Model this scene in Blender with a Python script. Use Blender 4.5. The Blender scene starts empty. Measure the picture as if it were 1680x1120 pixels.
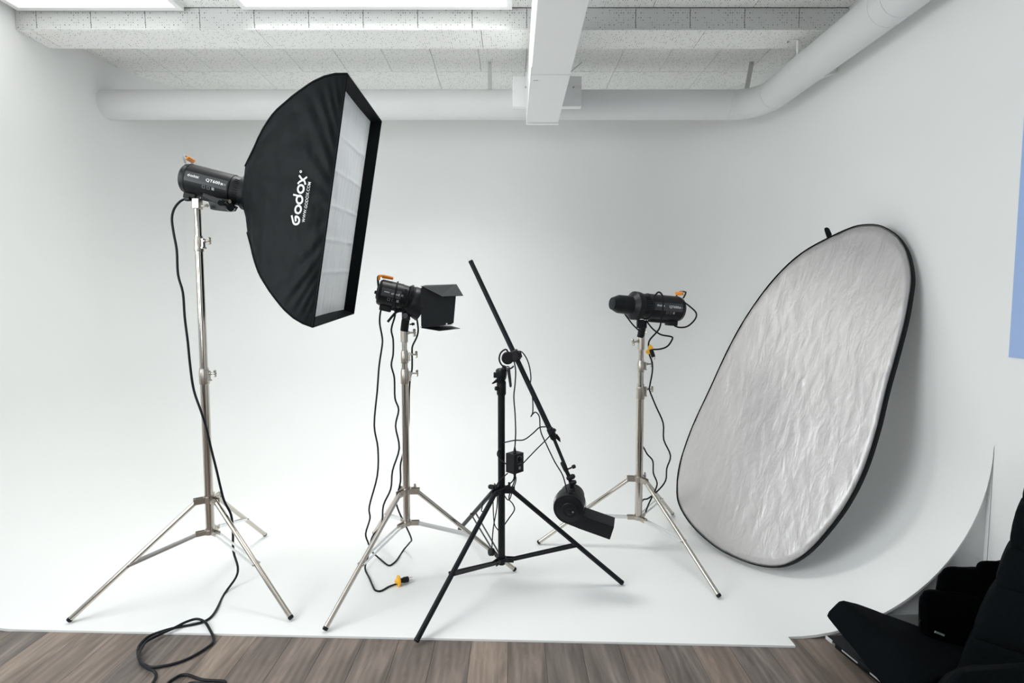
import bpy, bmesh, math, random
from mathutils import Vector as V, Matrix, noise
random.seed(4)
PI = math.pi
SC = bpy.context.scene
COL = SC.collection
# ------------------------------------------------------------------ camera, world, lights, exposure
CAMH = 1.45
FPX = 872.0
PITCH = math.atan(60/FPX)
cd = bpy.data.cameras.new('camera'); cam = bpy.data.objects.new('camera', cd); COL.objects.link(cam)
cd.sensor_width = 36; cd.lens = 36*FPX/1680; cd.clip_start = .02; cd.clip_end = 60
cam.location = (0, 0, CAMH); cam.rotation_euler = (PI/2-PITCH, 0, 0)
SC.camera = cam
w = bpy.data.worlds.new('world'); SC.world = w; w.use_nodes = True
w.node_tree.nodes['Background'].inputs[0].default_value = (.75, .87, 1, 1)
w.node_tree.nodes['Background'].inputs[1].default_value = 1.0
SC.view_settings.view_transform = 'Standard'; SC.view_settings.look = 'None'
SC.view_settings.exposure = -0.06; SC.view_settings.gamma = 1; SC.view_settings.use_curve_mapping = False
SC.cycles.max_bounces = 8; SC.cycles.diffuse_bounces = 6; SC.cycles.glossy_bounces = 4
def area(name, loc, rot, sx, sy, power, col):
    l = bpy.data.lights.new(name, 'AREA'); l.shape = 'RECTANGLE'; l.size = sx; l.size_y = sy
    l.energy = power; l.color = col
    o = bpy.data.objects.new(name, l); COL.objects.link(o); o.location = loc; o.rotation_euler = rot
    return o
PANEL_STRENGTH = 1.03
# daylight through the left wall window; rear fill from an unseen, added window
area('daylight_left_window', (-3.0, .85, 2.1), (0, -PI/2, 0), 1.5, 1.9, 78, (.955, .99, 1))
area('rear_fill_light', (-1.2, -2.55, 1.7), (PI/2, 0, 0), 1.8, 1.6, 33, (.955, .99, 1))

# ------------------------------------------------------------------ pixel helpers (photo frame 1680x1120)
c_, s_ = math.cos(PITCH), math.sin(PITCH)
EYE = V((0, 0, CAMH))
def ray(x, y):
    a = (x-840)/FPX; b = (560-y)/FPX
    return V((a, c_+b*s_, -s_+b*c_))
def at(x, y, Y):
    d = ray(x, y); return EYE+d*(Y/d.y)
def fl(x, y, z=0.0):
    d = ray(x, y); return EYE+d*((z-CAMH)/d.z)
def lerp(a, b, t): return a+(b-a)*t

# ------------------------------------------------------------------ materials
def mat(name, col, rough=.5, metal=0, spec=.5, bump=0, bscale=200, var=0, vscale=6, coat=0, sheen=0):
    m = bpy.data.materials.new(name); m.use_nodes = True; nt = m.node_tree; b = nt.nodes['Principled BSDF']
    b.inputs['Base Color'].default_value = (*col, 1); b.inputs['Roughness'].default_value = rough
    b.inputs['Metallic'].default_value = metal; b.inputs['Specular IOR Level'].default_value = spec
    b.inputs['Coat Weight'].default_value = coat; b.inputs['Sheen Weight'].default_value = sheen
    tc = nt.nodes.new('ShaderNodeTexCoord')
    if var:
        n = nt.nodes.new('ShaderNodeTexNoise'); n.inputs['Scale'].default_value = vscale; n.inputs['Detail'].default_value = 5
        nt.links.new(tc.outputs['Object'], n.inputs['Vector'])
        mx = nt.nodes.new('ShaderNodeMix'); mx.data_type = 'RGBA'
        mx.inputs[6].default_value = (*[x*(1-var) for x in col], 1); mx.inputs[7].default_value = (*[min(1, x*(1+var)) for x in col], 1)
        nt.links.new(n.outputs['Fac'], mx.inputs[0]); nt.links.new(mx.outputs[2], b.inputs['Base Color'])
    if bump:
        n = nt.nodes.new('ShaderNodeTexNoise'); n.inputs['Scale'].default_value = bscale; n.inputs['Detail'].default_value = 4
        nt.links.new(tc.outputs['Object'], n.inputs['Vector'])
        bp = nt.nodes.new('ShaderNodeBump'); bp.inputs['Strength'].default_value = bump; bp.inputs['Distance'].default_value = .004
        nt.links.new(n.outputs['Fac'], bp.inputs['Height']); nt.links.new(bp.outputs[0], b.inputs['Normal'])
    return m
def emit(name, col, st):
    m = bpy.data.materials.new(name); m.use_nodes = True; b = m.node_tree.nodes['Principled BSDF']
    b.inputs['Base Color'].default_value = (.9, .9, .9, 1)
    b.inputs['Emission Color'].default_value = (*col, 1); b.inputs['Emission Strength'].default_value = st
    return m
WHITE = mat('white_paint', (.80, .815, .81), .75, bump=.08, bscale=60, var=.012, vscale=1.2, spec=.25)
CYCM = mat('cyclorama_paint', (.87, .88, .872), .55, bump=.05, bscale=14, var=.012, vscale=1.0, spec=.3)
DUCTM = mat('duct_white', (.93, .935, .93), .45, var=.02)
PIPEM = mat('pipe_white', (.76, .77, .765), .5, var=.03, vscale=4)
GREYW = mat('strap_grey', (.62, .62, .60), .5, metal=.3)
ROOMM = mat('room_wall_paint', (.16, .16, .16), .8, var=.02)
CHROME = mat('nickel_tube', (.56, .52, .47), .14, metal=1, var=.05, vscale=30)
CAST = mat('cast_nickel', (.50, .46, .41), .33, metal=1, bump=.1, bscale=90)
ALU = mat('aluminium_strip', (.80, .81, .82), .3, metal=1)
BLK = mat('black_plastic', (.006, .0075, .009), .42, spec=.25, bump=.04, bscale=400)
BLKG = mat('black_satin', (.005, .006, .008), .25, spec=.3)
BLKM = mat('black_powder_coat', (.006, .008, .010), .38, spec=.25, bump=.05, bscale=500)
DKMET = mat('black_sheet_metal', (.016, .019, .021), .45, spec=.3, var=.1, vscale=20)
CORD = mat('black_cord', (.005, .006, .010), .45, spec=.25)
CLOTH = mat('black_nylon', (.0045, .0065, .0075), .52, spec=.085, bump=.35, bscale=18)
BAGC = mat('bag_fabric', (.0035, .005, .006), .85, spec=.06, bump=.3, bscale=260)
BAGD = mat('bag_fabric_dull', (.0012, .0015, .002), .95, spec=.03, bump=.3, bscale=260)
ORNG = mat('orange_plastic', (.85, .27, .015), .4)
YELL = mat('yellow_plastic', (.92, .46, .02), .45)
LOGO = mat('white_print', (.82, .83, .82), .6)
LOGOG = mat('grey_print', (.30, .31, .31), .6)
PLATE = mat('name_plate_grey', (.035, .038, .042), .35)
RED = mat('glass_black', (.01, .012, .014), .08, coat=.6)
LITE = emit('led_diffuser', (1, .99, .975), PANEL_STRENGTH)
SKYP = mat('light_blue_board', (.36, .50, .80), .45, var=.02)

def diffuser_cloth():
    m = mat('diffuser_cloth', (.72, .74, .76), .8, spec=.2, sheen=.1)
    nt = m.node_tree; b = nt.nodes['Principled BSDF']; tc = nt.nodes.new('ShaderNodeTexCoord')
    mp = nt.nodes.new('ShaderNodeMapping'); mp.inputs['Scale'].default_value = (14, 20, 2.2)
    n = nt.nodes.new('ShaderNodeTexNoise'); n.inputs['Scale'].default_value = 1.4; n.inputs['Detail'].default_value = 5
    nt.links.new(tc.outputs['Object'], mp.inputs[0]); nt.links.new(mp.outputs[0], n.inputs['Vector'])
    bp = nt.nodes.new('ShaderNodeBump'); bp.inputs['Strength'].default_value = .55; bp.inputs['Distance'].default_value = .012
    nt.links.new(n.outputs['Fac'], bp.inputs['Height']); nt.links.new(bp.outputs[0], b.inputs['Normal'])
    return m
DIFF = diffuser_cloth()

def silver_cloth():
    m = mat('silver_cloth', (.55, .535, .53), .44, metal=.7, spec=.4)
    nt = m.node_tree; b = nt.nodes['Principled BSDF']; tc = nt.nodes.new('ShaderNodeTexCoord')
    mp = nt.nodes.new('ShaderNodeMapping'); mp.inputs['Scale'].default_value = (6, 6, .75)
    mp.inputs['Rotation'].default_value = (.12, .30, 0)
    n = nt.nodes.new('ShaderNodeTexNoise'); n.inputs['Scale'].default_value = 3.2; n.inputs['Detail'].default_value = 6; n.inputs['Distortion'].default_value = .35
    n2 = nt.nodes.new('ShaderNodeTexNoise'); n2.inputs['Scale'].default_value = 5.5; n2.inputs['Detail'].default_value = 3
    nt.links.new(tc.outputs['Object'], mp.inputs[0]); nt.links.new(mp.outputs[0], n.inputs['Vector']); nt.links.new(tc.outputs['Object'], n2.inputs['Vector'])
    add = nt.nodes.new('ShaderNodeMath'); add.operation = 'ADD'
    m5 = nt.nodes.new('ShaderNodeMath'); m5.operation = 'MULTIPLY'; m5.inputs[1].default_value = .35
    nt.links.new(n2.outputs['Fac'], m5.inputs[0]); nt.links.new(n.outputs['Fac'], add.inputs[0]); nt.links.new(m5.outputs[0], add.inputs[1])
    bp = nt.nodes.new('ShaderNodeBump'); bp.inputs['Strength'].default_value = .5; bp.inputs['Distance'].default_value = .012
    nt.links.new(add.outputs[0], bp.inputs['Height']); nt.links.new(bp.outputs[0], b.inputs['Normal'])
    return m
SILVER = silver_cloth()

def perforated(name, base, axes):
    """white acoustic tile: rows of small holes, some missing; axes = the two object axes in the tile's plane"""
    m = mat(name, base, .85, spec=.15); nt = m.node_tree; b = nt.nodes['Principled BSDF']; L = nt.links
    tc = nt.nodes.new('ShaderNodeTexCoord'); sc = nt.nodes.new('ShaderNodeVectorMath'); sc.operation = 'SCALE'; sc.inputs['Scale'].default_value = 1/.0142
    L.new(tc.outputs['Object'], sc.inputs[0])
    fr = nt.nodes.new('ShaderNodeVectorMath'); fr.operation = 'FRACTION'; L.new(sc.outputs[0], fr.inputs[0])
    flr = nt.nodes.new('ShaderNodeVectorMath'); flr.operation = 'FLOOR'; L.new(sc.outputs[0], flr.inputs[0])
    sb = nt.nodes.new('ShaderNodeVectorMath'); sb.operation = 'SUBTRACT'; sb.inputs[1].default_value = (.5, .5, .5); L.new(fr.outputs[0], sb.inputs[0])
    ml = nt.nodes.new('ShaderNodeVectorMath'); ml.operation = 'MULTIPLY'; ml.inputs[1].default_value = axes; L.new(sb.outputs[0], ml.inputs[0])
    ln = nt.nodes.new('ShaderNodeVectorMath'); ln.operation = 'LENGTH'; L.new(ml.outputs[0], ln.inputs[0])
    m2 = nt.nodes.new('ShaderNodeVectorMath'); m2.operation = 'MULTIPLY'; m2.inputs[1].default_value = axes; L.new(flr.outputs[0], m2.inputs[0])
    wn = nt.nodes.new('ShaderNodeTexWhiteNoise'); wn.noise_dimensions = '3D'; L.new(m2.outputs[0], wn.inputs['Vector'])
    r = nt.nodes.new('ShaderNodeMath'); r.operation = 'MULTIPLY'; r.inputs[1].default_value = .27
    pw = nt.nodes.new('ShaderNodeMath'); pw.operation = 'POWER'; pw.inputs[1].default_value = 2.2; L.new(wn.outputs['Value'], pw.inputs[0]); L.new(pw.outputs[0], r.inputs[0])
    lt = nt.nodes.new('ShaderNodeMath'); lt.operation = 'LESS_THAN'; L.new(ln.outputs['Value'], lt.inputs[0]); L.new(r.outputs[0], lt.inputs[1])
    mx = nt.nodes.new('ShaderNodeMix'); mx.data_type = 'RGBA'; mx.inputs[6].default_value = (*base, 1); mx.inputs[7].default_value = (.22, .22, .21, 1)
    L.new(lt.outputs[0], mx.inputs[0]); L.new(mx.outputs[2], b.inputs['Base Color'])
    return m
TILE_SHADED = perforated('perforated_tile_shaded', (.66, .67, .655), (1, 0, 1))  # same tile as the ceiling, base colour darkened for the beam face's shade
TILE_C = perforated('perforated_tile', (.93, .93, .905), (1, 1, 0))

def wood(i):
    rnd = random.Random(i*7+1)
    tone = [(.190, .148, .122), (.160, .128, .109), (.205, .160, .130), (.150, .126, .111), (.192, .152, .126)][i % 5]
    m = mat('wood_laminate_%d' % i, tone, .45, spec=.4); nt = m.node_tree; b = nt.nodes['Principled BSDF']; L = nt.links
    tc = nt.nodes.new('ShaderNodeTexCoord')
    mp = nt.nodes.new('ShaderNodeMapping'); mp.inputs['Scale'].default_value = (1, .13, 1); mp.inputs['Location'].default_value = (i*3.7, i*1.3, 0)
    L.new(tc.outputs['Object'], mp.inputs[0])
    n = nt.nodes.new('ShaderNodeTexNoise'); n.inputs['Scale'].default_value = 15; n.inputs['Detail'].default_value = 9; n.inputs['Roughness'].default_value = .62; n.inputs['Distortion'].default_value = 1.1
    L.new(mp.outputs[0], n.inputs['Vector'])
    wv = nt.nodes.new('ShaderNodeTexWave'); wv.wave_type = 'BANDS'; wv.bands_direction = 'X'; wv.inputs['Scale'].default_value = 9; wv.inputs['Distortion'].default_value = 9; wv.inputs['Detail'].default_value = 3
    wv.inputs['Detail Scale'].default_value = 1.2
    L.new(mp.outputs[0], wv.inputs['Vector'])
    mm = nt.nodes.new('ShaderNodeMath'); mm.operation = 'MULTIPLY_ADD'; mm.inputs[1].default_value = .07; L.new(wv.outputs['Fac'], mm.inputs[0])
    L.new(n.outputs['Fac'], mm.inputs[2])
    cr = nt.nodes.new('ShaderNodeValToRGB'); e = cr.color_ramp.elements
    e[0].position = .30; e[0].color = (*[x*.50 for x in tone], 1); e[1].position = .80; e[1].color = (*[min(1, x*1.75) for x in tone], 1)
    k = cr.color_ramp.elements.new(.54); k.color = (*tone, 1)
    L.new(mm.outputs[0], cr.inputs[0]); L.new(cr.outputs[0], b.inputs['Base Color'])
    bp = nt.nodes.new('ShaderNodeBump'); bp.inputs['Strength'].default_value = .15; bp.inputs['Distance'].default_value = .002
    L.new(mm.outputs[0], bp.inputs['Height']); L.new(bp.outputs[0], b.inputs['Normal'])
    return m
WOODS = [wood(i) for i in range(5)]

# ------------------------------------------------------------------ mesh builder
def frame(d, up=None):
    d = d.normalized(); up = up or V((0, 0, 1))
    if abs(d.dot(up)) > .97: up = V((1, 0, 0))
    a = up.cross(d).normalized(); b = d.cross(a).normalized()
    return a, b
class MB:
    def __init__(s): s.v = []; s.f = []
    def add(s, vs, fs):
        n = len(s.v); s.v += [V(p) for p in vs]; s.f += [[i+n for i in f] for f in fs]; return s
    def box(s, c, half, X=V((1, 0, 0)), Y=V((0, 1, 0)), Z=V((0, 0, 1))):
        c = V(c); vs = [c+X*half[0]*i+Y*half[1]*j+Z*half[2]*k for i in (-1, 1) for j in (-1, 1) for k in (-1, 1)]
        return s.add(vs, [[0, 1, 3, 2], [4, 6, 7, 5], [0, 4, 5, 1], [2, 3, 7, 6], [0, 2, 6, 4], [1, 5, 7, 3]])
    def bx(s, x0, x1, y0, y1, z0, z1):
        return s.box(((x0+x1)/2, (y0+y1)/2, (z0+z1)/2), ((x1-x0)/2, (y1-y0)/2, (z1-z0)/2))
    def cyl(s, p, q, r, r2=None, n=20):
        return s.lathe(p, q, [(0, r), (1, r if r2 is None else r2)], n)
    def lathe(s, p, q, prof, n=24, flat=None, caps=True):
        """profile (fraction along p->q, radius)"""
        p = V(p); q = V(q); d = q-p; a, b = frame(d); vs = []; fs = []
        for t, r in prof:
            for k in range(n):
                an = 2*PI*k/n; vs.append(p+d*t+(a*math.cos(an)+b*math.sin(an))*r)
        for j in range(len(prof)-1):
            for k in range(n):
                k2 = (k+1) % n; fs.append([j*n+k, j*n+k2, (j+1)*n+k2, (j+1)*n+k])
        if caps: fs.append([n-1-k for k in range(n)]); fs.append([(len(prof)-1)*n+k for k in range(n)])
        return s.add(vs, fs)
    def tube(s, pts, r, n=8, smooth=4, closed=False):
        P = [V(p) for p in pts]
        if smooth and len(P) > 2:
            Q = []; m = len(P)
            rng = range(m) if closed else range(m-1)
            for i in rng:
                if closed: p0, p1, p2, p3 = P[(i-1) % m], P[i], P[(i+1) % m], P[(i+2) % m]
                else: p0, p1, p2, p3 = P[max(i-1, 0)], P[i], P[i+1], P[min(i+2, m-1)]
                for k in range(smooth):
                    t = k/smooth
                    Q.append(.5*((2*p1)+(p2-p0)*t+(2*p0-5*p1+4*p2-p3)*t*t+(3*p1-p0-3*p2+p3)*t*t*t))
            if not closed: Q.append(P[-1])
            P = Q
        vs = []; fs = []; m = len(P); a = None
        for i in range(m):
            if closed: d = P[(i+1) % m]-P[i-1]
            else: d = P[min(i+1, m-1)]-P[max(i-1, 0)]
            if d.length < 1e-9: d = V((0, 0, 1))
            d.normalize()
            if a is None: a, b = frame(d)
            else:
                a = (a-d*a.dot(d))
                a = a.normalized() if a.length > 1e-6 else frame(d)[0]
            b = d.cross(a)
            rr = r(i/(m-1)) if callable(r) else r
            for k in range(n):
                an = 2*PI*k/n; vs.append(P[i]+(a*math.cos(an)+b*math.sin(an))*rr)
        for i in range(m if closed else m-1):
            i2 = (i+1) % m
            for k in range(n): fs.append([i*n+k, i*n+(k+1) % n, i2*n+(k+1) % n, i2*n+k])
        if not closed: fs.append([n-1-k for k in range(n)]); fs.append([(m-1)*n+k for k in range(n)])
        return s.add(vs, fs)
    def slab(s, quad, t, nrm=None):
        """polygon given a thickness t towards nrm"""
        q = [V(p) for p in quad]; n = nrm or (q[1]-q[0]).cross(q[2]-q[0]).normalized(); m = len(q)
        vs = q+[p+n*t for p in q]
        fs = [list(range(m))[::-1], [m+i for i in range(m)]]+[[i, (i+1) % m, m+(i+1) % m, m+i] for i in range(m)]
        return s.add(vs, fs)
    def build(s, name, m, parent=None, smooth=30, bevel=0, kind=None, label=None, sub=0):
        me = bpy.data.meshes.new(name); off = root_loc(parent) if parent else V((0, 0, 0))
        me.from_pydata([tuple(p-off) for p in s.v], [], s.f); me.update()
        bm = bmesh.new(); bm.from_mesh(me); bmesh.ops.recalc_face_normals(bm, faces=bm.faces); bm.to_mesh(me); bm.free()
        me.materials.append(m)
        if smooth:
            me.shade_smooth(); me.set_sharp_from_angle(angle=math.radians(smooth))
        o = bpy.data.objects.new(name, me); COL.objects.link(o)
        if parent: o.parent = parent
        if bevel:
            md = o.modifiers.new('bevel', 'BEVEL'); md.width = bevel; md.segments = 2; md.limit_method = 'ANGLE'; md.angle_limit = math.radians(40)
        if sub:
            md = o.modifiers.new('sub', 'SUBSURF'); md.levels = sub; md.render_levels = sub
        if kind: o['kind'] = kind
        if label: o['label'] = label
        return o
def root_loc(o):
    while o.parent: o = o.parent
    return V(o.get('_base', (0, 0, 0)))
def thing(name, label, cat, loc, group=None):
    o = bpy.data.objects.new(name, None); COL.objects.link(o); o.location = loc; o.empty_display_size = .05
    o['_base'] = tuple(loc); o['label'] = label; o['category'] = cat
    if group: o['group'] = group
    return o
def tag(o, label, cat, group=None):
    o['label'] = label; o['category'] = cat
    if group: o['group'] = group
    return o
def struct(o, label=None):
    o['kind'] = 'structure'
    if label: o['label'] = label
    return o

# ------------------------------------------------------------------ setting: cyclorama, walls, floor, ceiling
XL, XR, YB, CZ = -3.04, 2.06, 4.85, 3.26
RC, RV = .85, .86
YFL, YFR = 2.287, 2.235          # front edge of the painted floor, left and right
def arc(cx, cy, r, a0, a1, n): return [(cx+r*math.cos(lerp(a0, a1, i/n)), cy+r*math.sin(lerp(a0, a1, i/n))) for i in range(n+1)]
A1 = arc(XL+RV, YB-RV, RV, PI, PI/2, 24); A2 = arc(XR-RV, YB-RV, RV, PI/2, 0, 24)
path = [(XL, YFL)]+[(XL, lerp(YFL, YB-RV, i/6)) for i in range(1, 6)]+A1+[(lerp(XL+RV, XR-RV, i/8), YB) for i in range(1, 8)]+A2+[(XR, lerp(YB-RV, YFR, i/6)) for i in range(1, 6)]+[(XR, YFR)]
nrm = []
for i, p in enumerate(path):
    a = V(path[max(i-1, 0)]); b = V(path[min(i+1, len(path)-1)]); d = (b-a).normalized(); nrm.append(V((d.y, -d.x)))
nrm[0] = V((1, 0)); nrm[-1] = V((-1, 0))
# (travel goes up the left wall, across the back, down the right wall: inward is to the right)
NC = 22
def prof(j):
    th = (PI/2)*j/NC; return RC*(1-math.cos(th)), RC*(1-math.sin(th))     # offset from the wall, height: j=0 at the wall
mb = MB(); n = len(path)
vs = []
for i, p in enumerate(path):
    for j in range(NC+1):
        d, z = prof(j); q = V(p)+nrm[i]*d; y = q.y
        vs.append((q.x, y, z))
fs = [[i*(NC+1)+j, (i+1)*(NC+1)+j, (i+1)*(NC+1)+j+1, i*(NC+1)+j+1] for i in range(n-1) for j in range(NC)]
mb.add(vs, fs)
inner = [vs[i*(NC+1)+NC] for i in range(n)]
kink = fl(1305, 1059)
mb.add(inner+[tuple(kink)], [list(range(n+1))])
# 9 mm thick front edge of the painted floor, and the lips of both coves
for a, b in ((inner[0], kink), (kink, inner[-1])): mb.add([a, b, (b[0], b[1], -.009), (a[0], a[1], -.009)], [[0, 1, 2, 3]])
for side in (0, n-1):
    for j in range(NC):
        a = vs[side*(NC+1)+j]; b = vs[side*(NC+1)+j+1]; k = -.012
        mb.add([a, b, (b[0], b[1], b[2]+k), (a[0], a[1], a[2]+k)], [[0, 1, 2, 3]])
cyc = struct(mb.build('cyclorama', CYCM, smooth=60), 'white painted cyclorama floor curving up into the walls')
def wall_seg(name, pts, m, z0=RC, z1=3.4):
    mb = MB(); k = len(pts)
    mb.add([(p[0], p[1], z) for p in pts for z in (z0, z1)], [[2*i, 2*i+2, 2*i+3, 2*i+1] for i in range(k-1)])
    return struct(mb.build(name, m, smooth=60))
iA = 6+12; iB = 6+25+7+12
wall_seg('wall_left', path[:iA+1], CYCM); wall_seg('wall_back', path[iA:iB+1], CYCM); wall_seg('wall_right', path[iB:], CYCM)
# rest of the room, around and behind the camera
YR = -2.6
def wallbox(name, x0, x1, y0, y1, z0, z1, m): return struct(MB().bx(x0, x1, y0, y1, z0, z1).build(name, m, smooth=0))
# right wall in front of the cyclorama, flush with it above the cove
wr = wallbox('wall_right', XR, XR+.1, YR, YFR, -.01, 3.4, CYCM)
MB().bx(XR, XR+.1, YFR-.002, YFR+.05, -.01, RC-.002).build('wall_return', CYCM, wr, smooth=0)
mb = MB()
for a, b, c, d in ((YR, -.2, 0, 3.4), (1.9, YFL, 0, 3.4), (-.2, 1.9, 0, .85), (-.2, 1.9, 2.9, 3.4)): mb.bx(XL-.12, XL, a, b, c-.01, d)
struct(mb.build('wall_left', WHITE, smooth=0))
mb = MB()
for a, b, c, d in ((XL-.1, -2.1, 0, 3.4), (-.3, XR+.1, 0, 3.4), (-2.1, -.3, 0, .9), (-2.1, -.3, 2.5, 3.4)): mb.bx(a, b, YR-.1, YR, c-.01, d)
struct(mb.build('wall_rear', ROOMM, smooth=0))
def window(name, c, X, Z, hw, hh):
    fr_ = MB(); c = V(c); N = X.cross(Z)
    for sx in (-1, 0, 1): fr_.box(c+X*hw*sx*.97, (.03, .03, hh), X, N, Z)
    for sz in (-1, .3, 1): fr_.box(c+Z*hh*sz*.97, (hw, .028, .03), X, N, Z)
    struct(fr_.build(name, WHITE, smooth=0))
window('window_1', (XL-.07, .85, 1.875), V((0, 1, 0)), V((0, 0, 1)), 1.05, 1.025)
window('window_added', (-1.2, YR-.05, 1.7), V((1, 0, 0)), V((0, 0, 1)), .9, .8)  # unseen window, added as the opening for the rear fill light
# closures under the ends of the cove
for nm, sx, X0, yy in (('trim_1', -1, XR, YFR+.018), ('trim_2', 1, XL, YFL+.03)):
    mb = MB(); pts = [(X0, yy, RC)]
    for j in range(NC+1):
        d, z = prof(j); pts.append((X0+sx*d, yy, max(z-.004, -.009)))
    pts.append((X0, yy, -.009)); m = len(pts)
    mb.add(pts, [[m-1, j, j+1] for j in range(m-2)])
    tr = struct(mb.build(nm, WHITE, smooth=0), 'white panel closing the open end of the curved cove')
    MB().bx(*sorted((X0, X0+sx*.56)), yy-.012, yy-.001, -.009, .098).build('base_strip', mat('base_strip_grey', (.42, .44, .44), .6), tr, smooth=0)
# wood floor: planks
fb = struct(MB().bx(XL, XR, YR, 2.36, -.05, -.016).build('floor', mat('floor_base', (.03, .025, .02), .9), smooth=0), 'grey brown wood plank floor in front of the cyclorama')
PW = .158; rr = random.Random(11)
meshes = {}
x = -.018-20*PW; ci = 0
while x < XR:
    y = YR+rr.uniform(0, .9); ys = [YR]+([y] if y > YR+.1 else [])
    while ys[-1] < 2.2: ys.append(ys[-1]+1.22)
    for a, b in zip(ys[:-1], ys[1:]):
        b = min(b, 2.34); xa, xb = max(x, XL), min(x+PW, XR)
        if b-a < .02 or xb-xa < .02: continue
        k = rr.randrange(5)
        p = MB().box(((xa+xb)/2, (a+b)/2, -.0125), ((xb-xa)/2-.0007, (b-a)/2-.0007, .0035)).build('plank', WOODS[k], fb, smooth=0)
        ctr = V(((xa+xb)/2, (a+b)/2, 0)); p.data.transform(Matrix.Translation(-ctr)); p.location = ctr
    x += PW; ci += 1
# ceiling slab and its perforated tiles
YR2 = -.4
ce = struct(MB().bx(XL-.1, XR+.1, YR-.1, YB+.1, CZ+.012, CZ+.2).build('ceiling', mat('ceiling_base', (.45, .45, .44), .9), smooth=0), 'white perforated tile ceiling with beams')
G = .002
def tile(name, m, par, x0, x1, y0, y1, z0, z1, bev=.0):
    o = MB().box((0, 0, 0), ((x1-x0)/2-G, (y1-y0)/2-(G if y1-y0 > .05 else 0), (z1-z0)/2-(G if z1-z0 > .05 else 0))).build(name, m, par, smooth=0)
    o.location = V(((x0+x1)/2, (y0+y1)/2, (z0+z1)/2))
    return o
def strip(par, y0, y1, z, step, off, m=TILE_C):
    x = off-math.ceil((off-XL)/step)*step
    while x < XR:
        a, b = max(x, XL+.001), min(x+step, XR-.001)
        if b-a > .03: tile('ceiling_tile', m, par, a, b, y0, y1, z, z+.012)
        x += step
strip(ce, 3.62, 4.27, CZ, .3455, -.24); strip(ce, 4.27, 4.84, CZ, .691, .1)
strip(ce, 2.9, 3.375, CZ, .61, .25); 
struct(MB().bx(XL, XR, YR, 2.899, CZ, CZ+.012).build('ceiling_tile', TILE_C, ce, smooth=0)); ce.children[-1]['kind'] = 'structure'
BZ, BY0, BY1 = 3.13, 3.38, 3.62
def beam(y0, y1, idx, detail):
    bm_ = struct(MB().bx(XL, XR, y0+.01, y1-.002, BZ+.008, CZ+.01).build('trim_%d' % idx, mat('beam_core_%d' % idx, (.5, .5, .49), .9), smooth=0), 'white tiled ceiling beam')
    if detail:
        x = -.244-.3335*9
        while x < XR:
            a, b = max(x, XL+.001), min(x+.3335, XR-.001)
            if b-a > .03: tile('beam_face_tile', TILE_SHADED, bm_, a, b, y0, y0+.01, BZ, CZ)
            x += .3335
        strip(bm_, y0, y1, BZ, 1.38, -1.57)
    else:
        MB().bx(XL, XR, y0, y0+.01, BZ, CZ).build('beam_face_tile', TILE_SHADED, bm_, smooth=0)
        MB().bx(XL, XR, y0, y1, BZ, BZ+.008).build('ceiling_tile', TILE_C, bm_, smooth=0)
beam(BY0, BY1, 3, True); beam(1.55, 1.79, 4, False); beam(-.28, -.04, 5, False)
# LED ceiling panels
def led(x0, x1, y0, y1, label, watt=0, spread=180):
    if watt:
        la = area('led_light', ((x0+x1)/2, (y0+y1)/2, CZ-.035), (0, 0, 0), x1-x0-.08, y1-y0-.08, watt, (1, .997, .98)); la.data.spread = math.radians(spread)
    t = thing('ceiling_light', label, 'ceiling light', ((x0+x1)/2, (y0+y1)/2, CZ), 'flat LED panels on the ceiling')
    f_ = MB(); e = .032; z0, z1 = CZ-.030, CZ
    f_.bx(x0, x1, y0, y0+e, z0, z1).bx(x0, x1, y1-e, y1, z0, z1).bx(x0, x0+e, y0+e, y1-e, z0, z1).bx(x1-e, x1, y0+e, y1-e, z0, z1)
    f_.build('frame', DUCTM, t, smooth=0); 
    MB().bx(x0+e, x1-e, y0+e, y1-e, z0+.014, z0+.022).build('diffuser', LITE, t, smooth=0)
led(-1.63, .0, 2.70, 3.345, 'lit white LED ceiling panel directly left of the square duct', 29, 128)
led(-3.0, -1.99, 2.70, 3.355, 'lit white LED ceiling panel at the far left corner of the ceiling', 2.5, 120)

for x0_, x1_, w1 in ((-1.63, 0, 'directly above the camera position'), (-3.0, -1.99, 'over the left side in front of the cyclorama')):
    led(x0_, x1_, .75, 1.4, 'lit white LED ceiling panel '+w1)

# ------------------------------------------------------------------ ventilation pipe and square duct
PZ, PR, PY, PX = 2.946, .105, 4.10, 1.865
t = thing('ventilation_pipe', 'round white ventilation pipe running along back and right walls below the ceiling', 'pipe', (PX, PY, PZ))
def seg(p, q, r=PR, n=40): return MB().lathe(p, q, [(0, r), (1, r)], n, caps=False)
seg((XL-.05, PY, PZ), (-.16, PY, PZ)).build('pipe_section', PIPEM, t); seg((-.16, PY, PZ), (PX-.20, PY, PZ)).build('pipe_section', PIPEM, t)
er = .22; mb = MB()
ecs = [V((PX-er+er*math.sin(a), PY-er+er*math.cos(a), PZ)) for a in [PI/2*i/16 for i in range(17)]]
mb.tube(ecs, PR, n=40, smooth=0); mb.f = [f for f in mb.f if len(f) == 4]
mb.build('elbow', PIPEM, t)
seg((PX, PY-er, PZ), (PX+.02, 2.72, PZ)).build('pipe_section', PIPEM, t); seg((PX+.02, 2.72, PZ), (PX+.04, YR, PZ)).build('pipe_section', PIPEM, t)
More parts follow.
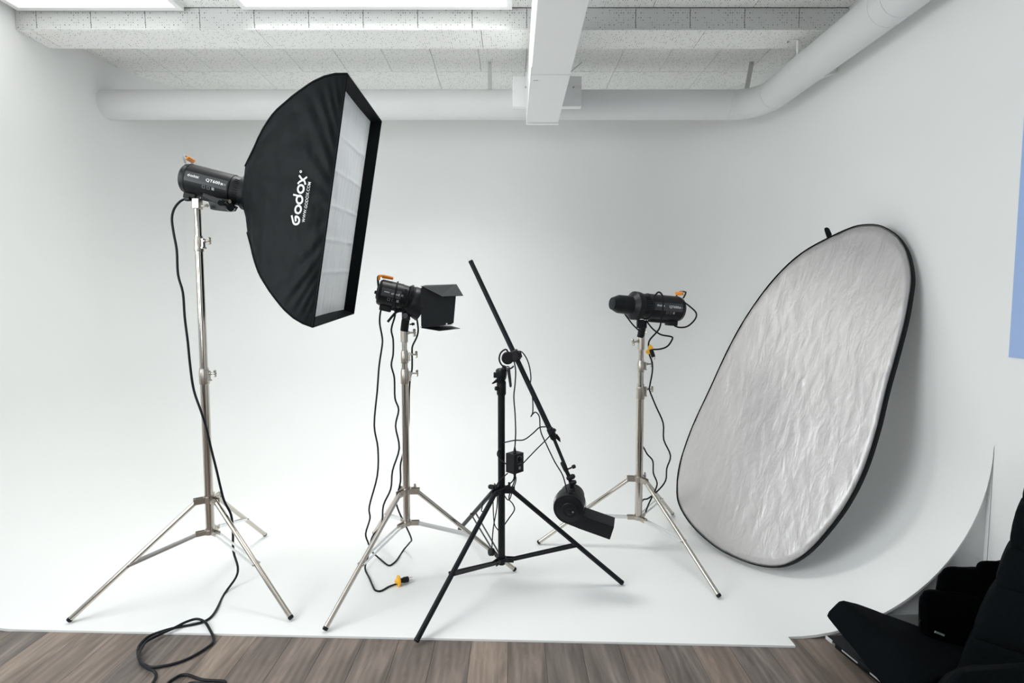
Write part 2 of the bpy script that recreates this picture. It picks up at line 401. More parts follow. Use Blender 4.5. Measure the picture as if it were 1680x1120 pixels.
for p, q in (((-.168, PY, PZ), (-.158, PY, PZ)), ((PX-er-.035, PY, PZ), (PX-er-.026, PY, PZ)), ((PX-er-.004, PY, PZ), (PX-er+.004, PY, PZ)), ((PX, PY-er+.004, PZ), (PX, PY-er-.004, PZ)), ((PX+.02, 2.78, PZ), (PX+.02, 2.772, PZ)), ((PX+.02, 2.69, PZ), (PX+.02, 2.682, PZ))):
    MB().lathe(p, q, [(0, PR), (.01, PR+.0022), (.99, PR+.0022), (1, PR)], 40, caps=False).build('coupling_ring', PIPEM, t, label='thin raised joint ring')
def strap(pts, wdt, th, m, label, wdir):
    t2 = thing('pipe_bracket', label, 'bracket', pts[0], 'pipe hanger straps')
    mb = MB()
    for a, b in zip(pts[:-1], pts[1:]):
        a, b = V(a), V(b); d = (b-a); n_ = d.normalized().cross(wdir).normalized()
        mb.box((a+b)/2, (d.length/2+th*.3, wdt/2, th/2), d.normalized(), wdir, n_)
    mb.build('strap', m, t2, smooth=0)
    sc = V(pts[0])+V((0, 0, -.012)); MB().cyl(sc+V((0, -.004, 0)), sc+V((0, .004, 0)), .006, n=10).build('screw', CAST, t2)
XX = V((1, 0, 0)); YY = V((0, 1, 0)); ZZ = V((0, 0, 1))
strap([(-.165, PY, CZ), (-.165, PY, PZ+PR-.004)], .03, .004, GREYW, 'short grey hanger strap holding the back pipe left of the duct', XX)
strap([(1.79, PY-.0, CZ), (1.755, PY, PZ+PR-.004)], .034, .004, GREYW, 'short grey hanger strap holding the back pipe beside its elbow', XX)
bt = at(1308, 73, 3.5)
strap([(bt.x-.06, 3.5, BZ-.002), (bt.x, 3.5, BZ-.004), (bt.x+.005, 3.5, PZ+.02)], .018, .004, DUCTM, 'white angled strap from the beam to the side pipe', YY)
strap([(XR, 3.48, PZ+.04), (XR-.012, 3.48, PZ-.03), (PX+.06, 3.48, PZ-.075)], .02, .005, DUCTM, 'white angled bracket from the right wall to the side pipe', YY)

DX0, DX1, DZ0, DZ1 = .108, .330, 2.745, 3.08
t = thing('air_duct', 'white rectangular metal air duct under the ceiling running into the room', 'duct', ((DX0+DX1)/2, 3.9, DZ0))
MB().bx(DX0, DX1, YR+.01, 3.093, DZ0, DZ1).build('duct_section', DUCTM, t, smooth=0, bevel=.003)
MB().bx(DX0+.004, DX1-.004, 3.085, 3.10, DZ0+.006, DZ1-.004).build('joint_gasket', mat('dark_gasket', (.10, .10, .13), .7), t, smooth=0, label='dark joint gap')
MB().bx(DX0, DX1, 3.099, 3.885, DZ0, DZ1).build('duct_section', DUCTM, t, smooth=0, bevel=.003)
MB().bx(DX0-.006, DX1+.002, 3.893, 3.915, DZ0-.008, DZ1).build('end_flange', DUCTM, t, smooth=0, bevel=.002)
MB().bx(DX0+.004, DX1-.006, 3.884, 3.894, DZ0+.006, DZ1-.004).build('joint_gasket', mat('dark_gasket2', (.12, .12, .12), .7), t, smooth=0, label='dark joint gap')
MB().bx(DX0-.004, DX0, 3.0, 3.85, DZ0+.0, DZ0+.02).build('edge_fold', DUCTM, t, smooth=0)
MB().box((DX0+.03, 3.17, DZ0-.001), (.014, .004, .002)).build('clip', GREYW, t, smooth=0)
t = thing('duct_collar', 'white sheet metal collar box around the pipe behind the duct', 'duct collar', (.26, 4.1, 3.06))
MB().bx(.005, .505, 3.965, 4.235, 2.885, 3.10).build('housing', DUCTM, t, smooth=0, bevel=.004)
for i in range(8): MB().bx(.455, .505, 3.960, 3.966, 2.935+i*.014, 2.940+i*.014).build('rib', DUCTM, t, smooth=0)
for xx in (.10, .445): MB().cyl((xx, 3.958, 3.02), (xx, 3.966, 3.02), .006, n=10).build('screw', CAST, t)
mb = MB(); mb.tube([(.40, 3.93, CZ), (.37, 3.93, 3.085)], .003, 6, 0).tube([(.50, 3.93, 3.18), (.385, 3.93, 3.085)], .004, 6, 0)
tag(mb.build('hanger_wire', GREYW), 'thin bent V-shaped hanger wire at the right of the duct', 'wire')

# blue board on the right wall
o = thing('wall_board', 'light blue board on the right wall at the picture edge', 'board', (XR, 1.6, 1.24))
MB().bx(XR-.008, XR, .9, 2.187*1.0, 1.235, 2.6).build('panel', SKYP, o, smooth=0)

# ------------------------------------------------------------------ light stands
def wing_knob(par, p, d, m, s=1.0):
    """T-shaped tightening knob: stem along d and two wings"""
    d = V(d).normalized(); a, b = frame(d); mb = MB()
    mb.cyl(p, p+d*.030*s, .0045*s, n=10)
    mb.cyl(p, p+d*.006*s, .008*s, n=12)
    q = p+d*.030*s
    mb.lathe(q-b*.018*s, q+b*.018*s, [(0, .003*s), (.12, .0075*s), (.35, .0055*s), (.5, .0085*s), (.65, .0055*s), (.88, .0075*s), (1, .003*s)], 10)
    return mb.build('knob', m, par)
def light_stand(label, ctr, feet, zc, zl, joints, ztop, rad, MT, MC, MS, frac=.56, group='metal tripod light stands', knob_dir=(1, -.15, 0), legr=.0118, round_leg=True, zbase=None, tilt=0.0):
    ctr = V((ctr[0], ctr[1], 0)); t = thing('light_stand', label, 'light stand', ctr, group)
    zb = (zl-.012) if zbase is None else zbase
    levels = [zb]+[j[0] for j in joints]+[ztop]; names = ['lower_tube', 'middle_tube', 'upper_tube', 'top_tube']
    for i in range(len(levels)-1):
        MB().cyl(ctr+ZZ*levels[i], ctr+ZZ*(levels[i+1]+.005), rad[i], n=28).build(names[i], MT, t)
    for i, (za, hb) in enumerate(joints):
        r1 = rad[i]+.0032
        cl = MB().lathe(ctr+ZZ*(za-hb), ctr+ZZ*za, [(0, r1-.001), (.04, r1), (.80, r1), (.86, rad[i+1]+.004), (1, rad[i+1]+.003)], 28)
        kd = V(knob_dir).normalized(); sd = kd.cross(ZZ)
        cl.box(ctr+ZZ*(za-hb*.45)+kd*(r1+.002), (.007, .007, hb*.32), kd, sd, ZZ)
        c_o = cl.build('clamp', MC, t)
        wing_knob(c_o, ctr+ZZ*(za-hb*.30)+kd*(r1+.012), kd, MC, 1.0)
        MB().cyl(ctr+ZZ*(za-hb*.75)+kd*(r1+.006)-sd*.013, ctr+ZZ*(za-hb*.75)+kd*(r1+.006)+sd*.013, .005, n=10).build('bolt', MC, c_o)
    # spiders
    dirs = [(V((f[0], f[1], 0))-ctr) for f in feet]
    for d in dirs: d.z = 0
    dirs = [d.normalized() for d in dirs]
    for nm, z, arm, hh in (('upper_collar', zc, .050, .015), ('lower_collar', zl, .046, .011)):
        mb = MB().cyl(ctr+ZZ*(z-hh), ctr+ZZ*(z+hh), rad[0]+.007, n=24)
        for d in dirs:
            sd = d.cross(ZZ)
            for s2 in (-1, 1): mb.box(ctr+ZZ*z+d*(rad[0]+arm)/2*1.1+sd*.0115*s2, ((arm-rad[0])/2+.016, .0018, hh), d, sd, ZZ)
            mb.cyl(ctr+ZZ*z+d*(arm+.004)-sd*.016, ctr+ZZ*z+d*(arm+.004)+sd*.016, .004, n=8)
        mb.build(nm, MC, t)
    wing_knob(t, ctr+ZZ*(zc+.01)+V((.8, .6, 0))*(rad[0]+.006), V((.8, .6, .15)), MC, .9)
    for f, d in zip(feet, dirs):
        f = V((f[0], f[1], .013)); top = ctr+ZZ*zc+d*.054; ld = (top-f).normalized()
        foot_end = f+ld*.0
        MB().cyl(foot_end+ld*.008, top, legr, n=16).build('leg', MT, t)
        lg = t.children[-1]
        lg_ = [o for o in COL.objects if o.parent == t and o.name.startswith('leg')][-1]
        MB().lathe(f-ld*.003, foot_end+ld*.010, [(0, legr*.85), (.3, legr+.0006), (1, legr+.0006)], 16).build('foot_cap', BLK if MT != BLKM else BLKG, lg_)
        p = top.lerp(f, frac); lo = ctr+ZZ*zl+d*.050; sd = d.cross(ZZ)
        mb = MB()
        for s2 in (-1, 1):
            a = lo+sd*.0115*s2; b = p+sd*(legr+.003)*s2; dd = (b-a); n_ = dd.normalized().cross(sd).normalized()
            mb.box((a+b)/2, (dd.length/2+.006, .0012, .0065), dd.normalized(), sd, n_)
        mb.build('brace', MS, t)
        MB().cyl(p-sd*(legr+.008), p+sd*(legr+.008), .0045, n=10).build('rivet', MC, t)
    return t
def F2(x, y): p = fl(x, y); return (p.x, p.y)
# left stand
fA = [F2(113, 1022), F2(478, 1018), F2(435, 880)]; cA = V((sum(f[0] for f in fA)/3, sum(f[1] for f in fA)/3))
cA = V((-1.548, 2.655))
light_stand('tallest silver tripod stand, at the left under the black softbox', cA, fA, .460, .291, [(1.131, .078), (1.785, .072)], 1.945, [.0205, .0185, .0155], CHROME, CAST, ALU, knob_dir=(1, -.25, 0))
MB().box((cA.x, cA.y, 1.945), (.018, .018, .026)).build('top_spigot', CAST, [o for o in COL.objects if o.name == 'light_stand'][0], bevel=.004)
SA = bpy.data.objects['light_stand']
fS = [F2(533, 1037), F2(845, 938), F2(614, 877)]; cS = V((-.564, 2.778))
SS = light_stand('silver tripod stand between the softbox stand and the black stand', cS, fS, .459, .285, [(1.114, .078), (1.210, .066)], 1.262, [.0185, .0160, .0138], CHROME, CAST, ALU, knob_dir=(1, .1, 0))
MB().cyl((cS.x, cS.y, 1.255), (cS.x, cS.y, 1.325), .019, n=24).build('top_spigot', CAST, SS, bevel=.002)
wing_knob(SS, V((cS.x+.02, cS.y-.005, 1.305)), (1, -.1, 0), CAST, 1.15)
fR = [F2(883, 893), F2(1180, 982), F2(1103, 845)]; cR = V((.752, 3.084))
SR = light_stand('silver tripod stand nearest to the leaning reflector', cR, fR, .424, .190, [(.985, .085), (1.127, .068)], 1.20, [.0215, .0175, .0150], CHROME, CAST, ALU, knob_dir=(1, -.1, 0))
MB().cyl((cR.x, cR.y, 1.19), (cR.x, cR.y, 1.268), .019, n=24).build('top_spigot', CAST, SR, bevel=.002)
wing_knob(SR, V((cR.x-.02, cR.y-.005, 1.24)), (-1, -.3, -.2), CAST, 1.1)
fK = [F2(683, 1056), F2(1021, 960), F2(754, 871)]; cK = V((-.055, 2.722))
SK = light_stand('matt black tripod stand in the middle carrying the boom', cK, fK, .486, .112, [], 1.055, [.0185], BLKM, BLK, BLKM, frac=.59, group=None, legr=.0125, zbase=.085)
# black stand head: clamp collar, wing lever and knob
mb = MB().lathe((cK.x, cK.y, .985), (cK.x, cK.y, 1.06), [(0, .021), (.1, .024), (.9, .024), (1, .021)], 24); mb.build('clamp', BLK, SK)
hd = MB().lathe((cK.x, cK.y, 1.06), (cK.x, cK.y, 1.125), [(0, .020), (.2, .026), (.5, .030), (.85, .030), (1, .018)], 8)
hd.box((cK.x-.022, cK.y, 1.09), (.018, .014, .014)); hd.build('stand_head', BLK, SK, bevel=.003)
lv = MB().slab([at(823, 622, 2.69), at(815, 621, 2.69), at(806.5, 629, 2.68), at(808, 630, 2.68), at(816, 627, 2.69), at(823, 630, 2.69)], .012, YY); lv.build('lever', BLK, SK, bevel=.001)
MB().lathe(at(820, 637, 2.71), at(812, 637, 2.70), [(0, .006), (.4, .006), (.45, .011), (.9, .011), (1, .008)], 14).build('knob', BLK, SK)
MB().lathe(at(812, 905, 2.69), at(803, 905, 2.67), [(0, .007), (.35, .008), (.4, .020), (.9, .020), (1, .015)], 18).build('knob', BLK, SK)
MB().lathe(at(818, 800, 2.70), at(803, 798, 2.74), [(0, .007), (.35, .008), (.4, .013), (.9, .013), (1, .011)], 16).build('knob', BLK, SK)

# ------------------------------------------------------------------ lettering
def ribbon(pts, wd, closed=False):
    """2-D stroke of constant width as quads"""
    P = [V((p[0], p[1])) for p in pts]; m = len(P); out = []
    for i in range(m):
        a = P[(i-1) % m] if closed else P[max(i-1, 0)]; b = P[(i+1) % m] if closed else P[min(i+1, m-1)]
        d = (b-a).normalized(); n_ = V((-d.y, d.x)); out.append((P[i]+n_*wd/2, P[i]-n_*wd/2))
    return [(out[i][0], out[i][1], out[(i+1) % m][1], out[(i+1) % m][0]) for i in range(m if closed else m-1)]
def ell(cx, cy, rx, ry, a0=0, a1=360, n=26): return [(cx+rx*math.cos(math.radians(lerp(a0, a1, i/n))), cy+ry*math.sin(math.radians(lerp(a0, a1, i/n)))) for i in range(n+1)]
def godox_quads():
    """the maker's word mark, x-height 1: G o d o x"""
    w_ = .225; q = []
    q += ribbon([(1.02, 1.22)]+ell(.55, .52, .43, .40, 118, 380, 26)+[(.93, .66), (.52, .56), (.46, .50)], w_)
    q += ribbon(ell(1.78, .5, .42, .37, 0, 360, 28)[:-1], w_, True)
    q += ribbon(ell(2.86, .5, .42, .37, 0, 360, 28)[:-1], w_, True)
    q += ribbon([(3.20, .5), (3.26, .9), (3.30, 1.38)], w_*.85)
    q += ribbon(ell(4.02, .5, .42, .37, 0, 360, 28)[:-1], w_, True)
    q += ribbon([(4.52, .98), (4.78, .80), (5.02, .42), (5.42, .02)], w_*.9)
    q += ribbon([(4.56, .02), (4.92, .22), (5.12, .62), (5.46, 1.02)], w_*.9)
    return q, 5.5
def map_quads(quads, fn):
    mb = MB()
    for q in quads: mb.add([fn(p[0], p[1]) for p in q], [[0, 1, 2, 3]])
    return mb
def font_mesh(s, bold=0.0):
    """flat triangles of a word in the built-in font, cap height about .7"""
    cu = bpy.data.curves.new('t', 'FONT'); cu.body = s; cu.offset = bold; cu.resolution_u = 3; cu.space_character = 1.05
    ob = bpy.data.objects.new('t', cu); COL.objects.link(ob); dg = bpy.context.evaluated_depsgraph_get(); dg.update()
    me = bpy.data.meshes.new_from_object(ob.evaluated_get(dg)); vs = [tuple(v.co) for v in me.vertices]; fs = [list(p.vertices) for p in me.polygons]
    bpy.data.objects.remove(ob); bpy.data.curves.remove(cu); bpy.data.meshes.remove(me)
    return vs, fs, max(v[0] for v in vs)

# ------------------------------------------------------------------ softbox
def rotm(w):
    th = w.length; return Matrix.Rotation(th, 3, w.normalized())
R_ = rotm(V((.062, .178, .052))); KS = .925
sC = EYE+(V((-.891, 2.979, 1.957))-EYE)*KS
sn, sv, su = R_ @ XX, R_ @ YY, R_ @ ZZ        # forward normal, width (away from the camera), tall
HU, HV = .6*KS, .4*KS
SE = .487
SD = [0, .05, .10, .155, .24, .33, .38, .42, .445, .468, SE]
HUT = [HU, HU*.985, .530, .50, .44, .367, .308, .240, .190, .150, .118]
HUB = [HU, HU*.985, .530, .50, .44, .372, .325, .278, .245, .215, .190]
HVs = [HV, HV*.985, .352, .335, .297, .250, .215, .185, .162, .145, .128]
def interp(s, T):
    for i in range(len(SD)-1):
        if s <= SD[i+1]: return lerp(T[i], T[i+1], (s-SD[i])/(SD[i+1]-SD[i]))
    return T[-1]
def shr(s, uu): return s-.045*max(0, -uu/.19)*max(0, s/SE)**4 if uu < 0 else s
def sb_pt(s, u, v, out=0.0):
    return sC-sn*s+su*u+sv*v
def side_pt(s, uu, side, off=0.0):
    """point on one of the long side panels (side -1 = near): sagging a little between the rods"""
    hu, hv = interp(s, HUT if uu > 0 else HUB), interp(s, HVs); k = uu/hu
    sag = .014*math.sin(min(1, s/.5)*PI)*(1-k*k)
    return sC-sn*shr(s, uu)+su*uu+sv*side*(hv-sag+off)
def end_pt(s, vv, side, off=0.0):
    hu, hv = interp(s, HUT if side > 0 else HUB), interp(s, HVs); k = vv/hv
    sag = .012*math.sin(min(1, s/.5)*PI)*(1-k*k)
    return sC-sn*shr(s, side*hu)+su*side*(hu-sag+off)+sv*vv
BASE_S = sC-sn*.5
SB = thing('softbox', 'large black rectangular softbox with a white front, aimed right', 'softbox', BASE_S)
NS_, NU = 64, 80
def wrk(p, amp):
    return amp*(noise.noise(V((p.x*5, p.y*5, p.z*4)))+.6*noise.noise(V((p.x*13+4, p.y*13, p.z*9)))+.3*noise.noise(p*30))
def cloth_disp(s, k, hh_, side, p):
    edge = min(1, (1-abs(k))*6)*min(1, s/.03)*min(1, (SE-s)/.03+.2)
    rad = math.sin(k*hh_/(0.08+s*.6)*7.0+noise.noise(V((k*2, s*6, side*3)))*3)*.0026     # folds fanning out of the rear
    f2 = .006*max(0, noise.noise(V((s*3+side*9, (k*hh_+s*.8)*9, 2))))**.7 if abs(k) > .35 else 0
    return (wrk(p, .0062)+rad+f2*min(1, (abs(k)-.35)*6))*edge
for side in (-1, 1):
    for nm, fnc, H in (('side_panel', side_pt, None), ('end_panel', end_pt, HVs)):
        vs = []; fs = []; NQ = NU if nm == 'side_panel' else 20
        for i in range(NS_+1):
            s = SE*i/NS_
            for j in range(NQ+1):
                k = lerp(-1, 1, j/NQ); hh_ = interp(s, H) if H else interp(s, HUT if k > 0 else HUB); p = fnc(s, k*hh_, side)
                d = sv*side if nm == 'side_panel' else su*side
                vs.append(p+d*cloth_disp(s, k, hh_, side, p))
        for i in range(NS_):
            for j in range(NQ): a = i*(NQ+1)+j; fs.append([a, a+1, a+NQ+2, a+NQ+1])
        MB().add(vs, fs).build(nm, CLOTH, SB, smooth=70)
# seam piping along the four rods
for a in (-1, 1):
    for b in (-1, 1):
        MB().tube([sC-sn*shr(s, a*interp(s, HUT if a > 0 else HUB))+su*a*interp(s, HUT if a > 0 else HUB)+sv*b*interp(s, HVs) for s in [SE*i/20 for i in range(21)]], .0045, 8, 0).build('rod_seam', CLOTH, SB)
# front lip binding and inner lip wall
LIP = .055; iu, iv = HU-.004, HV-.004
corn = [(1, 1), (1, -1), (-1, -1), (-1, 1)]
MB().tube([sb_pt(0, a*HU, b*HV) for a, b in corn]+[sb_pt(0, HU, HV)], .0045, 8, 0).build('front_binding', CLOTH, SB)
mb = MB()
for (a, b), (c, d) in zip(corn, corn[1:]+corn[:1]):
    N_ = 12; vs = []
    for i in range(N_+1):
        k = i/N_; A = (lerp(a, c, k), lerp(b, d, k)); bow = 1-.010*math.sin(k*PI)
        vs += [sb_pt(0, A[0]*iu, A[1]*iv), sb_pt(LIP, A[0]*(iu-.012)*bow, A[1]*(iv-.012)*bow)]
    mb.add(vs, [[2*i, 2*i+2, 2*i+3, 2*i+1] for i in range(N_)])
mb.build('front_lip', CLOTH, SB, smooth=40)
# white diffuser with horizontal fold creases
vs = []; fs = []; NA, NB = 130, 50
creases = [.62, .32, .02, -.28, -.58]
for i in range(NA+1):
    u = lerp(-1, 1, i/NA)
    for j in range(NB+1):
        v = lerp(-1, 1, j/NB); e = min(1, (1-abs(u))*14)*min(1, (1-abs(v))*9)
        d = .004*noise.noise(V((v*3, u*5, 1)))+.0015*noise.noise(V((v*30, u*6, 4)))+.0016*math.sin(v*34+3*noise.noise(V((u*2, v, 0))))*max(0, abs(u)-.55)*2
        for q in creases:
            x_ = (u-q-.012*noise.noise(V((v*3, q*9, 2))))/.013
            d += .0036*math.exp(-x_*x_)*(0.5+.5*noise.noise(V((v*2.3, q*7, 9)))+.35)
        vs.append(sb_pt(LIP-d*e, u*(iu-.010), v*(iv-.010)))
for i in range(NA):
    for j in range(NB): a = i*(NB+1)+j; fs.append([a, a+1, a+NB+2, a+NB+1])
MB().add(vs, fs).build('diffuser', DIFF, SB, smooth=80)
# rear: cloth gathered onto the round speed ring
axp = sC-sn*SE
rings = []
for t_ in range(7):
    k = t_/6; ring = []
    for j in range(40):
        an = 2*PI*j/40+PI/4; hu, hv = .154, .128
        ca, sa = math.cos(an), math.sin(an); m_ = max(abs(ca)/hv, abs(sa)/hu); rect = (ca/m_, sa/m_-.036); rc = (.079*ca, .079*sa)
        kk = k**.8; pv, pu = lerp(rect[0], rc[0], kk), lerp(rect[1], rc[1], kk)
        wob = .004*math.sin(an*9)*math.sin(k*PI)
        ring.append(axp-sn*(.030*k-.004+wob)+sn*(SE-shr(SE, pu))*(1-k)+sv*pv+su*pu)
    rings += ring
MB().add(rings, [[i*40+j, i*40+(j+1) % 40, (i+1)*40+(j+1) % 40, (i+1)*40+j] for i in range(6) for j in range(40)]).build('rear_cover', CLOTH, SB, smooth=50)
MB().lathe(sC-sn*(SE+.018), sC-sn*(SE+.055), [(0, .080), (.1, .084), (.8, .084), (1, .076)], 36).build('speed_ring', BLK, SB)
# lettering on the near side panel, printed on the folds
def print_pt(s_, uu):
    hh_ = interp(s_, HUT if uu > 0 else HUB); p = side_pt(s_, uu, -1)
    return p-sv*(cloth_disp(s_, uu/hh_, hh_, -1, p)+.0022)
gq, gw = godox_quads(); sc = .222/gw
def lay(x0, s0, k, obl=0.0): return lambda x, y: side_pt(s0+y*k+obl*x*k, x0+x*k, -1, .0095)
map_quads(gq, lambda x, y: print_pt(.128+y*sc*1.0-(x*sc)*.03, -.118+x*sc)).build('logo', LOGO, SB, smooth=0, label='white printed word mark')
fv, ff, fw = font_mesh('WWW.GODOX.COM', .002); k = .178/fw
MB().add([print_pt(.104+y*k*1.15-(x*k)*.03, -.098+x*k) for x, y, z in fv], ff).build('lettering', LOGO, SB, smooth=0, label='small white web address')
map_quads(ribbon(ell(0, 0, .0045, .0045)[:-1], .0028, True)+ribbon([(-.001, -.002), (-.001, .002), (.001, .001)], .001), lambda x, y: print_pt(.157+y, .120+x)).build('registered_mark', LOGO, SB, smooth=0)

# ------------------------------------------------------------------ studio strobes
def strobe(label, rear, front, r, text_right, name='studio_strobe', handle=True, loc=None, hd_white=False):
    """rear/front = axis end points; text_right = True when the axis rear->front runs to the picture's right"""
    A, B = V(rear), V(front); d = (B-A); Ln = d.length; d.normalize()
    T = d if text_right else -d
    upv = (ZZ-d*ZZ.dot(d)).normalized(); wv = d.cross(upv)
    if wv.dot(EYE-A) < 0: wv = -wv
    t = thing(name, label, 'studio light', (A+B)/2-upv*r, 'battery-less studio strobe heads')
    t['group'] = 'black studio strobe heads'
    MB().lathe(A, B, [(0, r*.55), (.012, r*.80), (.04, r*.93), (.10, r*.985), (.105, r), (.80, r), (.805, r*.97), (1, r*.95)], 48).build('body', BLK, t)
    MB().lathe(A-d*.006, A+d*.002, [(0, r*.5), (.5, r*.6), (1, r*.6)], 36).build('control_panel', BLKG, t)
    MB().lathe(A-d*.016-upv*r*.1, A-d*.004-upv*r*.1, [(0, .007), (.3, .009), (1, .009)], 16).build('dial', BLK, t)
    # seam rings
    for f_ in (.115, .795): MB().lathe(A+d*Ln*f_, A+d*Ln*(f_+.008), [(0, r), (.2, r+.0012), (.8, r+.0012), (1, r)], 48, caps=False).build('seam_ring', BLKG, t)
    # vents at the front
    mb = MB()
    for i in range(9):
        an = math.radians(-34+i*9.5); o_ = wv*math.cos(an)+upv*math.sin(an); tt = d.cross(o_)
        mb.box(A+d*Ln*.90+o_*(r*.965), (Ln*.045, .0018, .0022), d, tt, o_)
    mb.build('vent_grille', BLKG, t)
    # name plate wrapped on the side that faces us
    mb = MB(); vs = []
    x0, x1 = Ln*.13, Ln*.78
    for i in range(2):
        for j in range(11):
            an = math.radians(lerp(-14, 22, j/10)); vs.append(A+d*(x0, x1)[i]+(wv*math.cos(an)+upv*math.sin(an))*(r+.0008))
    mb.add(vs, [[j, j+1, 12+j, 11+j] for j in range(10)]); mb.build('name_plate', PLATE, t)
    def on(xm, ym, rr_=r+.0018):    # xm metres along the reading direction from the plate's left end, ym up
        a0 = A+d*(x0 if text_right else x1); an = ym/r
        return a0+T*xm+(wv*math.cos(an)+upv*math.sin(an))*rr_
    gk = .052/5.5*(Ln/.30)
    map_quads(gq, lambda x, y: on(.014+x*gk, .004+y*gk)).build('logo', LOGO, t, smooth=0, label='white printed word mark')
    v2, f2, w2 = font_mesh('QT600', .022); k2 = .066*(Ln/.30)/w2; xs = (x1-x0)*.50
    MB().add([on(xs+x*k2, .001+y*k2*.85) for x, y, z in v2], f2).build('lettering', LOGO, t, smooth=0, label='white model lettering')
    v3, f3, w3 = font_mesh('II', .05); k3 = .010*(Ln/.30)/w3
    MB().add([on(xs+w2*k2+.003+x*k3, .001+y*.013) for x, y, z in v3], f3).build('lettering', LOGO, t, smooth=0)
    map_quads([((0, 0), (.010, 0), (.010, .009), (0, .009))], lambda x, y: on(xs+w2*k2+.017+x, .001+y)).build('lettering', LOGOG, t, smooth=0, label='small grey box with the letter M')
    v3, f3, w3 = font_mesh('M', .02)
    MB().add([on(xs+w2*k2+.019+x/w3*.006, .003+y/.7*.005, r+.0024) for x, y, z in v3], f3).build('lettering', PLATE, t, smooth=0)
    # small marks below the plate
    mb = MB()
    for i in range(3):
        q0 = xs-.012+i*.022; qq = ribbon([(q0, -.034), (q0+.012, -.034), (q0+.012, -.022), (q0, -.022)], .0016, True) if i < 2 else [((q0, -.034), (q0+.012, -.034), (q0+.012, -.021), (q0, -.021))]
        for q in qq: mb.add([on(p[0], p[1]) for p in q], [[0, 1, 2, 3]])
    mb.build('icon_marks', LOGOG, t, smooth=0)
    # inlet socket under the rear, mounting foot
    MB().box(A+d*.055-upv*(r+.008), (.030, .024, .016), d, wv, upv).build('power_inlet', BLK, t, bevel=.005)
    MB().box(A+d*Ln*.52-upv*(r+.004), (.055, .018, .008), d, wv, upv).build('mounting_foot', BLK, t, bevel=.003)
    # carrying handle, black arch with an orange inside
    if not handle: return t, A, d, upv, wv, Ln
    pts = [A+d*.012+wv*.034*s1+upv*(r*.86 if not k_ else r+.026)-d*(.0 if not k_ else .014) for s1, k_ in ((-1, 0), (-1, 1), (1, 1), (1, 0))]
    MB().tube([pts[0], pts[1], pts[2], pts[3]], .0050, 8, 3).build('handle', BLKG if not hd_white else mat('grey_handle', (.25, .26, .27), .4), t)
    mb = MB()
    a_ = A+d*.010+upv*(r+.018)-d*.006
    mb.box(a_+d*.012, (.0045, .034, .011), (d-upv*.35).normalized(), wv, (upv+d*.35).normalized())
    mb.build('handle_grip', ORNG, t, bevel=.003)
    return t, A, d, upv, wv, Ln
# left strobe
rA = sC-sn*.568; rearA = at(301, 291, 2.685); 
stA, A_, dA, uA, wA, LA = strobe('black studio strobe fixed to the rear of the large softbox', rearA, at(405, 317, 2.715), .0745, True, hd_white=True)
# black bracket under the strobe
br = thing('strobe_bracket', 'black tilting bracket between the tall stand and its strobe', 'bracket', (cA.x, cA.y, 1.97))
ph = at(343, 337, 2.655)
MB().slab([at(341, 329, 2.65), at(345, 343, 2.65), at(372, 346, 2.65), at(382, 345, 2.65), at(386, 338, 2.65), at(378, 334, 2.65)], .03, YY).build('plate', DKMET, br, bevel=.002)
MB().slab([at(333, 316, 2.60), at(331, 322, 2.60), at(360, 336, 2.60), at(366, 333, 2.60), at(362, 327, 2.60)], .012, YY).build('lever', BLK, br, bevel=.003)
MB().cyl(at(362, 333, 2.585), at(362, 331, 2.70), .013, n=20).build('pivot', BLK, br)
MB().lathe(at(378, 341, 2.60), at(378, 338, 2.71), [(0, .016), (.15, .021), (.85, .021), (1, .016)], 20).build('knob', BLKG, br)
MB().cyl(at(377, 331, 2.595), at(377, 330, 2.62), .007, n=12).build('bolt', CAST, br)
MB().box(at(372, 326, 2.68), (.03, .02, .02)).build('saddle', BLK, br, bevel=.003)
MB().lathe(at(330, 338, 2.65), at(336, 338, 2.65), [(0, .005), (1, .005)], 10).build('bolt', CAST, br)
MB().lathe(at(340, 337, 2.62), at(340, 337, 2.635), [(0, .008), (1, .008)], 12).build('bolt', CAST, br)

# middle strobe
stS, A2_, dS, uS, wS, LS = strobe('black studio strobe with barn doors on the second silver stand', at(620, 478, 2.74), at(668, 489, 2.77), .067, True, handle=False)
stS.name = 'studio_strobe'
for wz in (-.022, .022):
    MB().tube([at(621, 470, 2.74)+wS*wz, at(620, 456, 2.74)+wS*wz, at(623, 452.5, 2.74)+wS*wz, at(631, 452.5, 2.745)+wS*wz], .0046, 8, 3).build('handle', BLKG, stS)
MB().tube([at(622, 459, 2.715), at(622.5, 453, 2.715), at(630, 452.5, 2.72), at(645, 456, 2.73)], .0058, 8, 3).build('handle_grip', ORNG, stS)
MB().tube([at(627, 454.5, 2.77), at(645, 457, 2.77)], .0058, 8, 0).build('handle_grip', ORNG, stS)
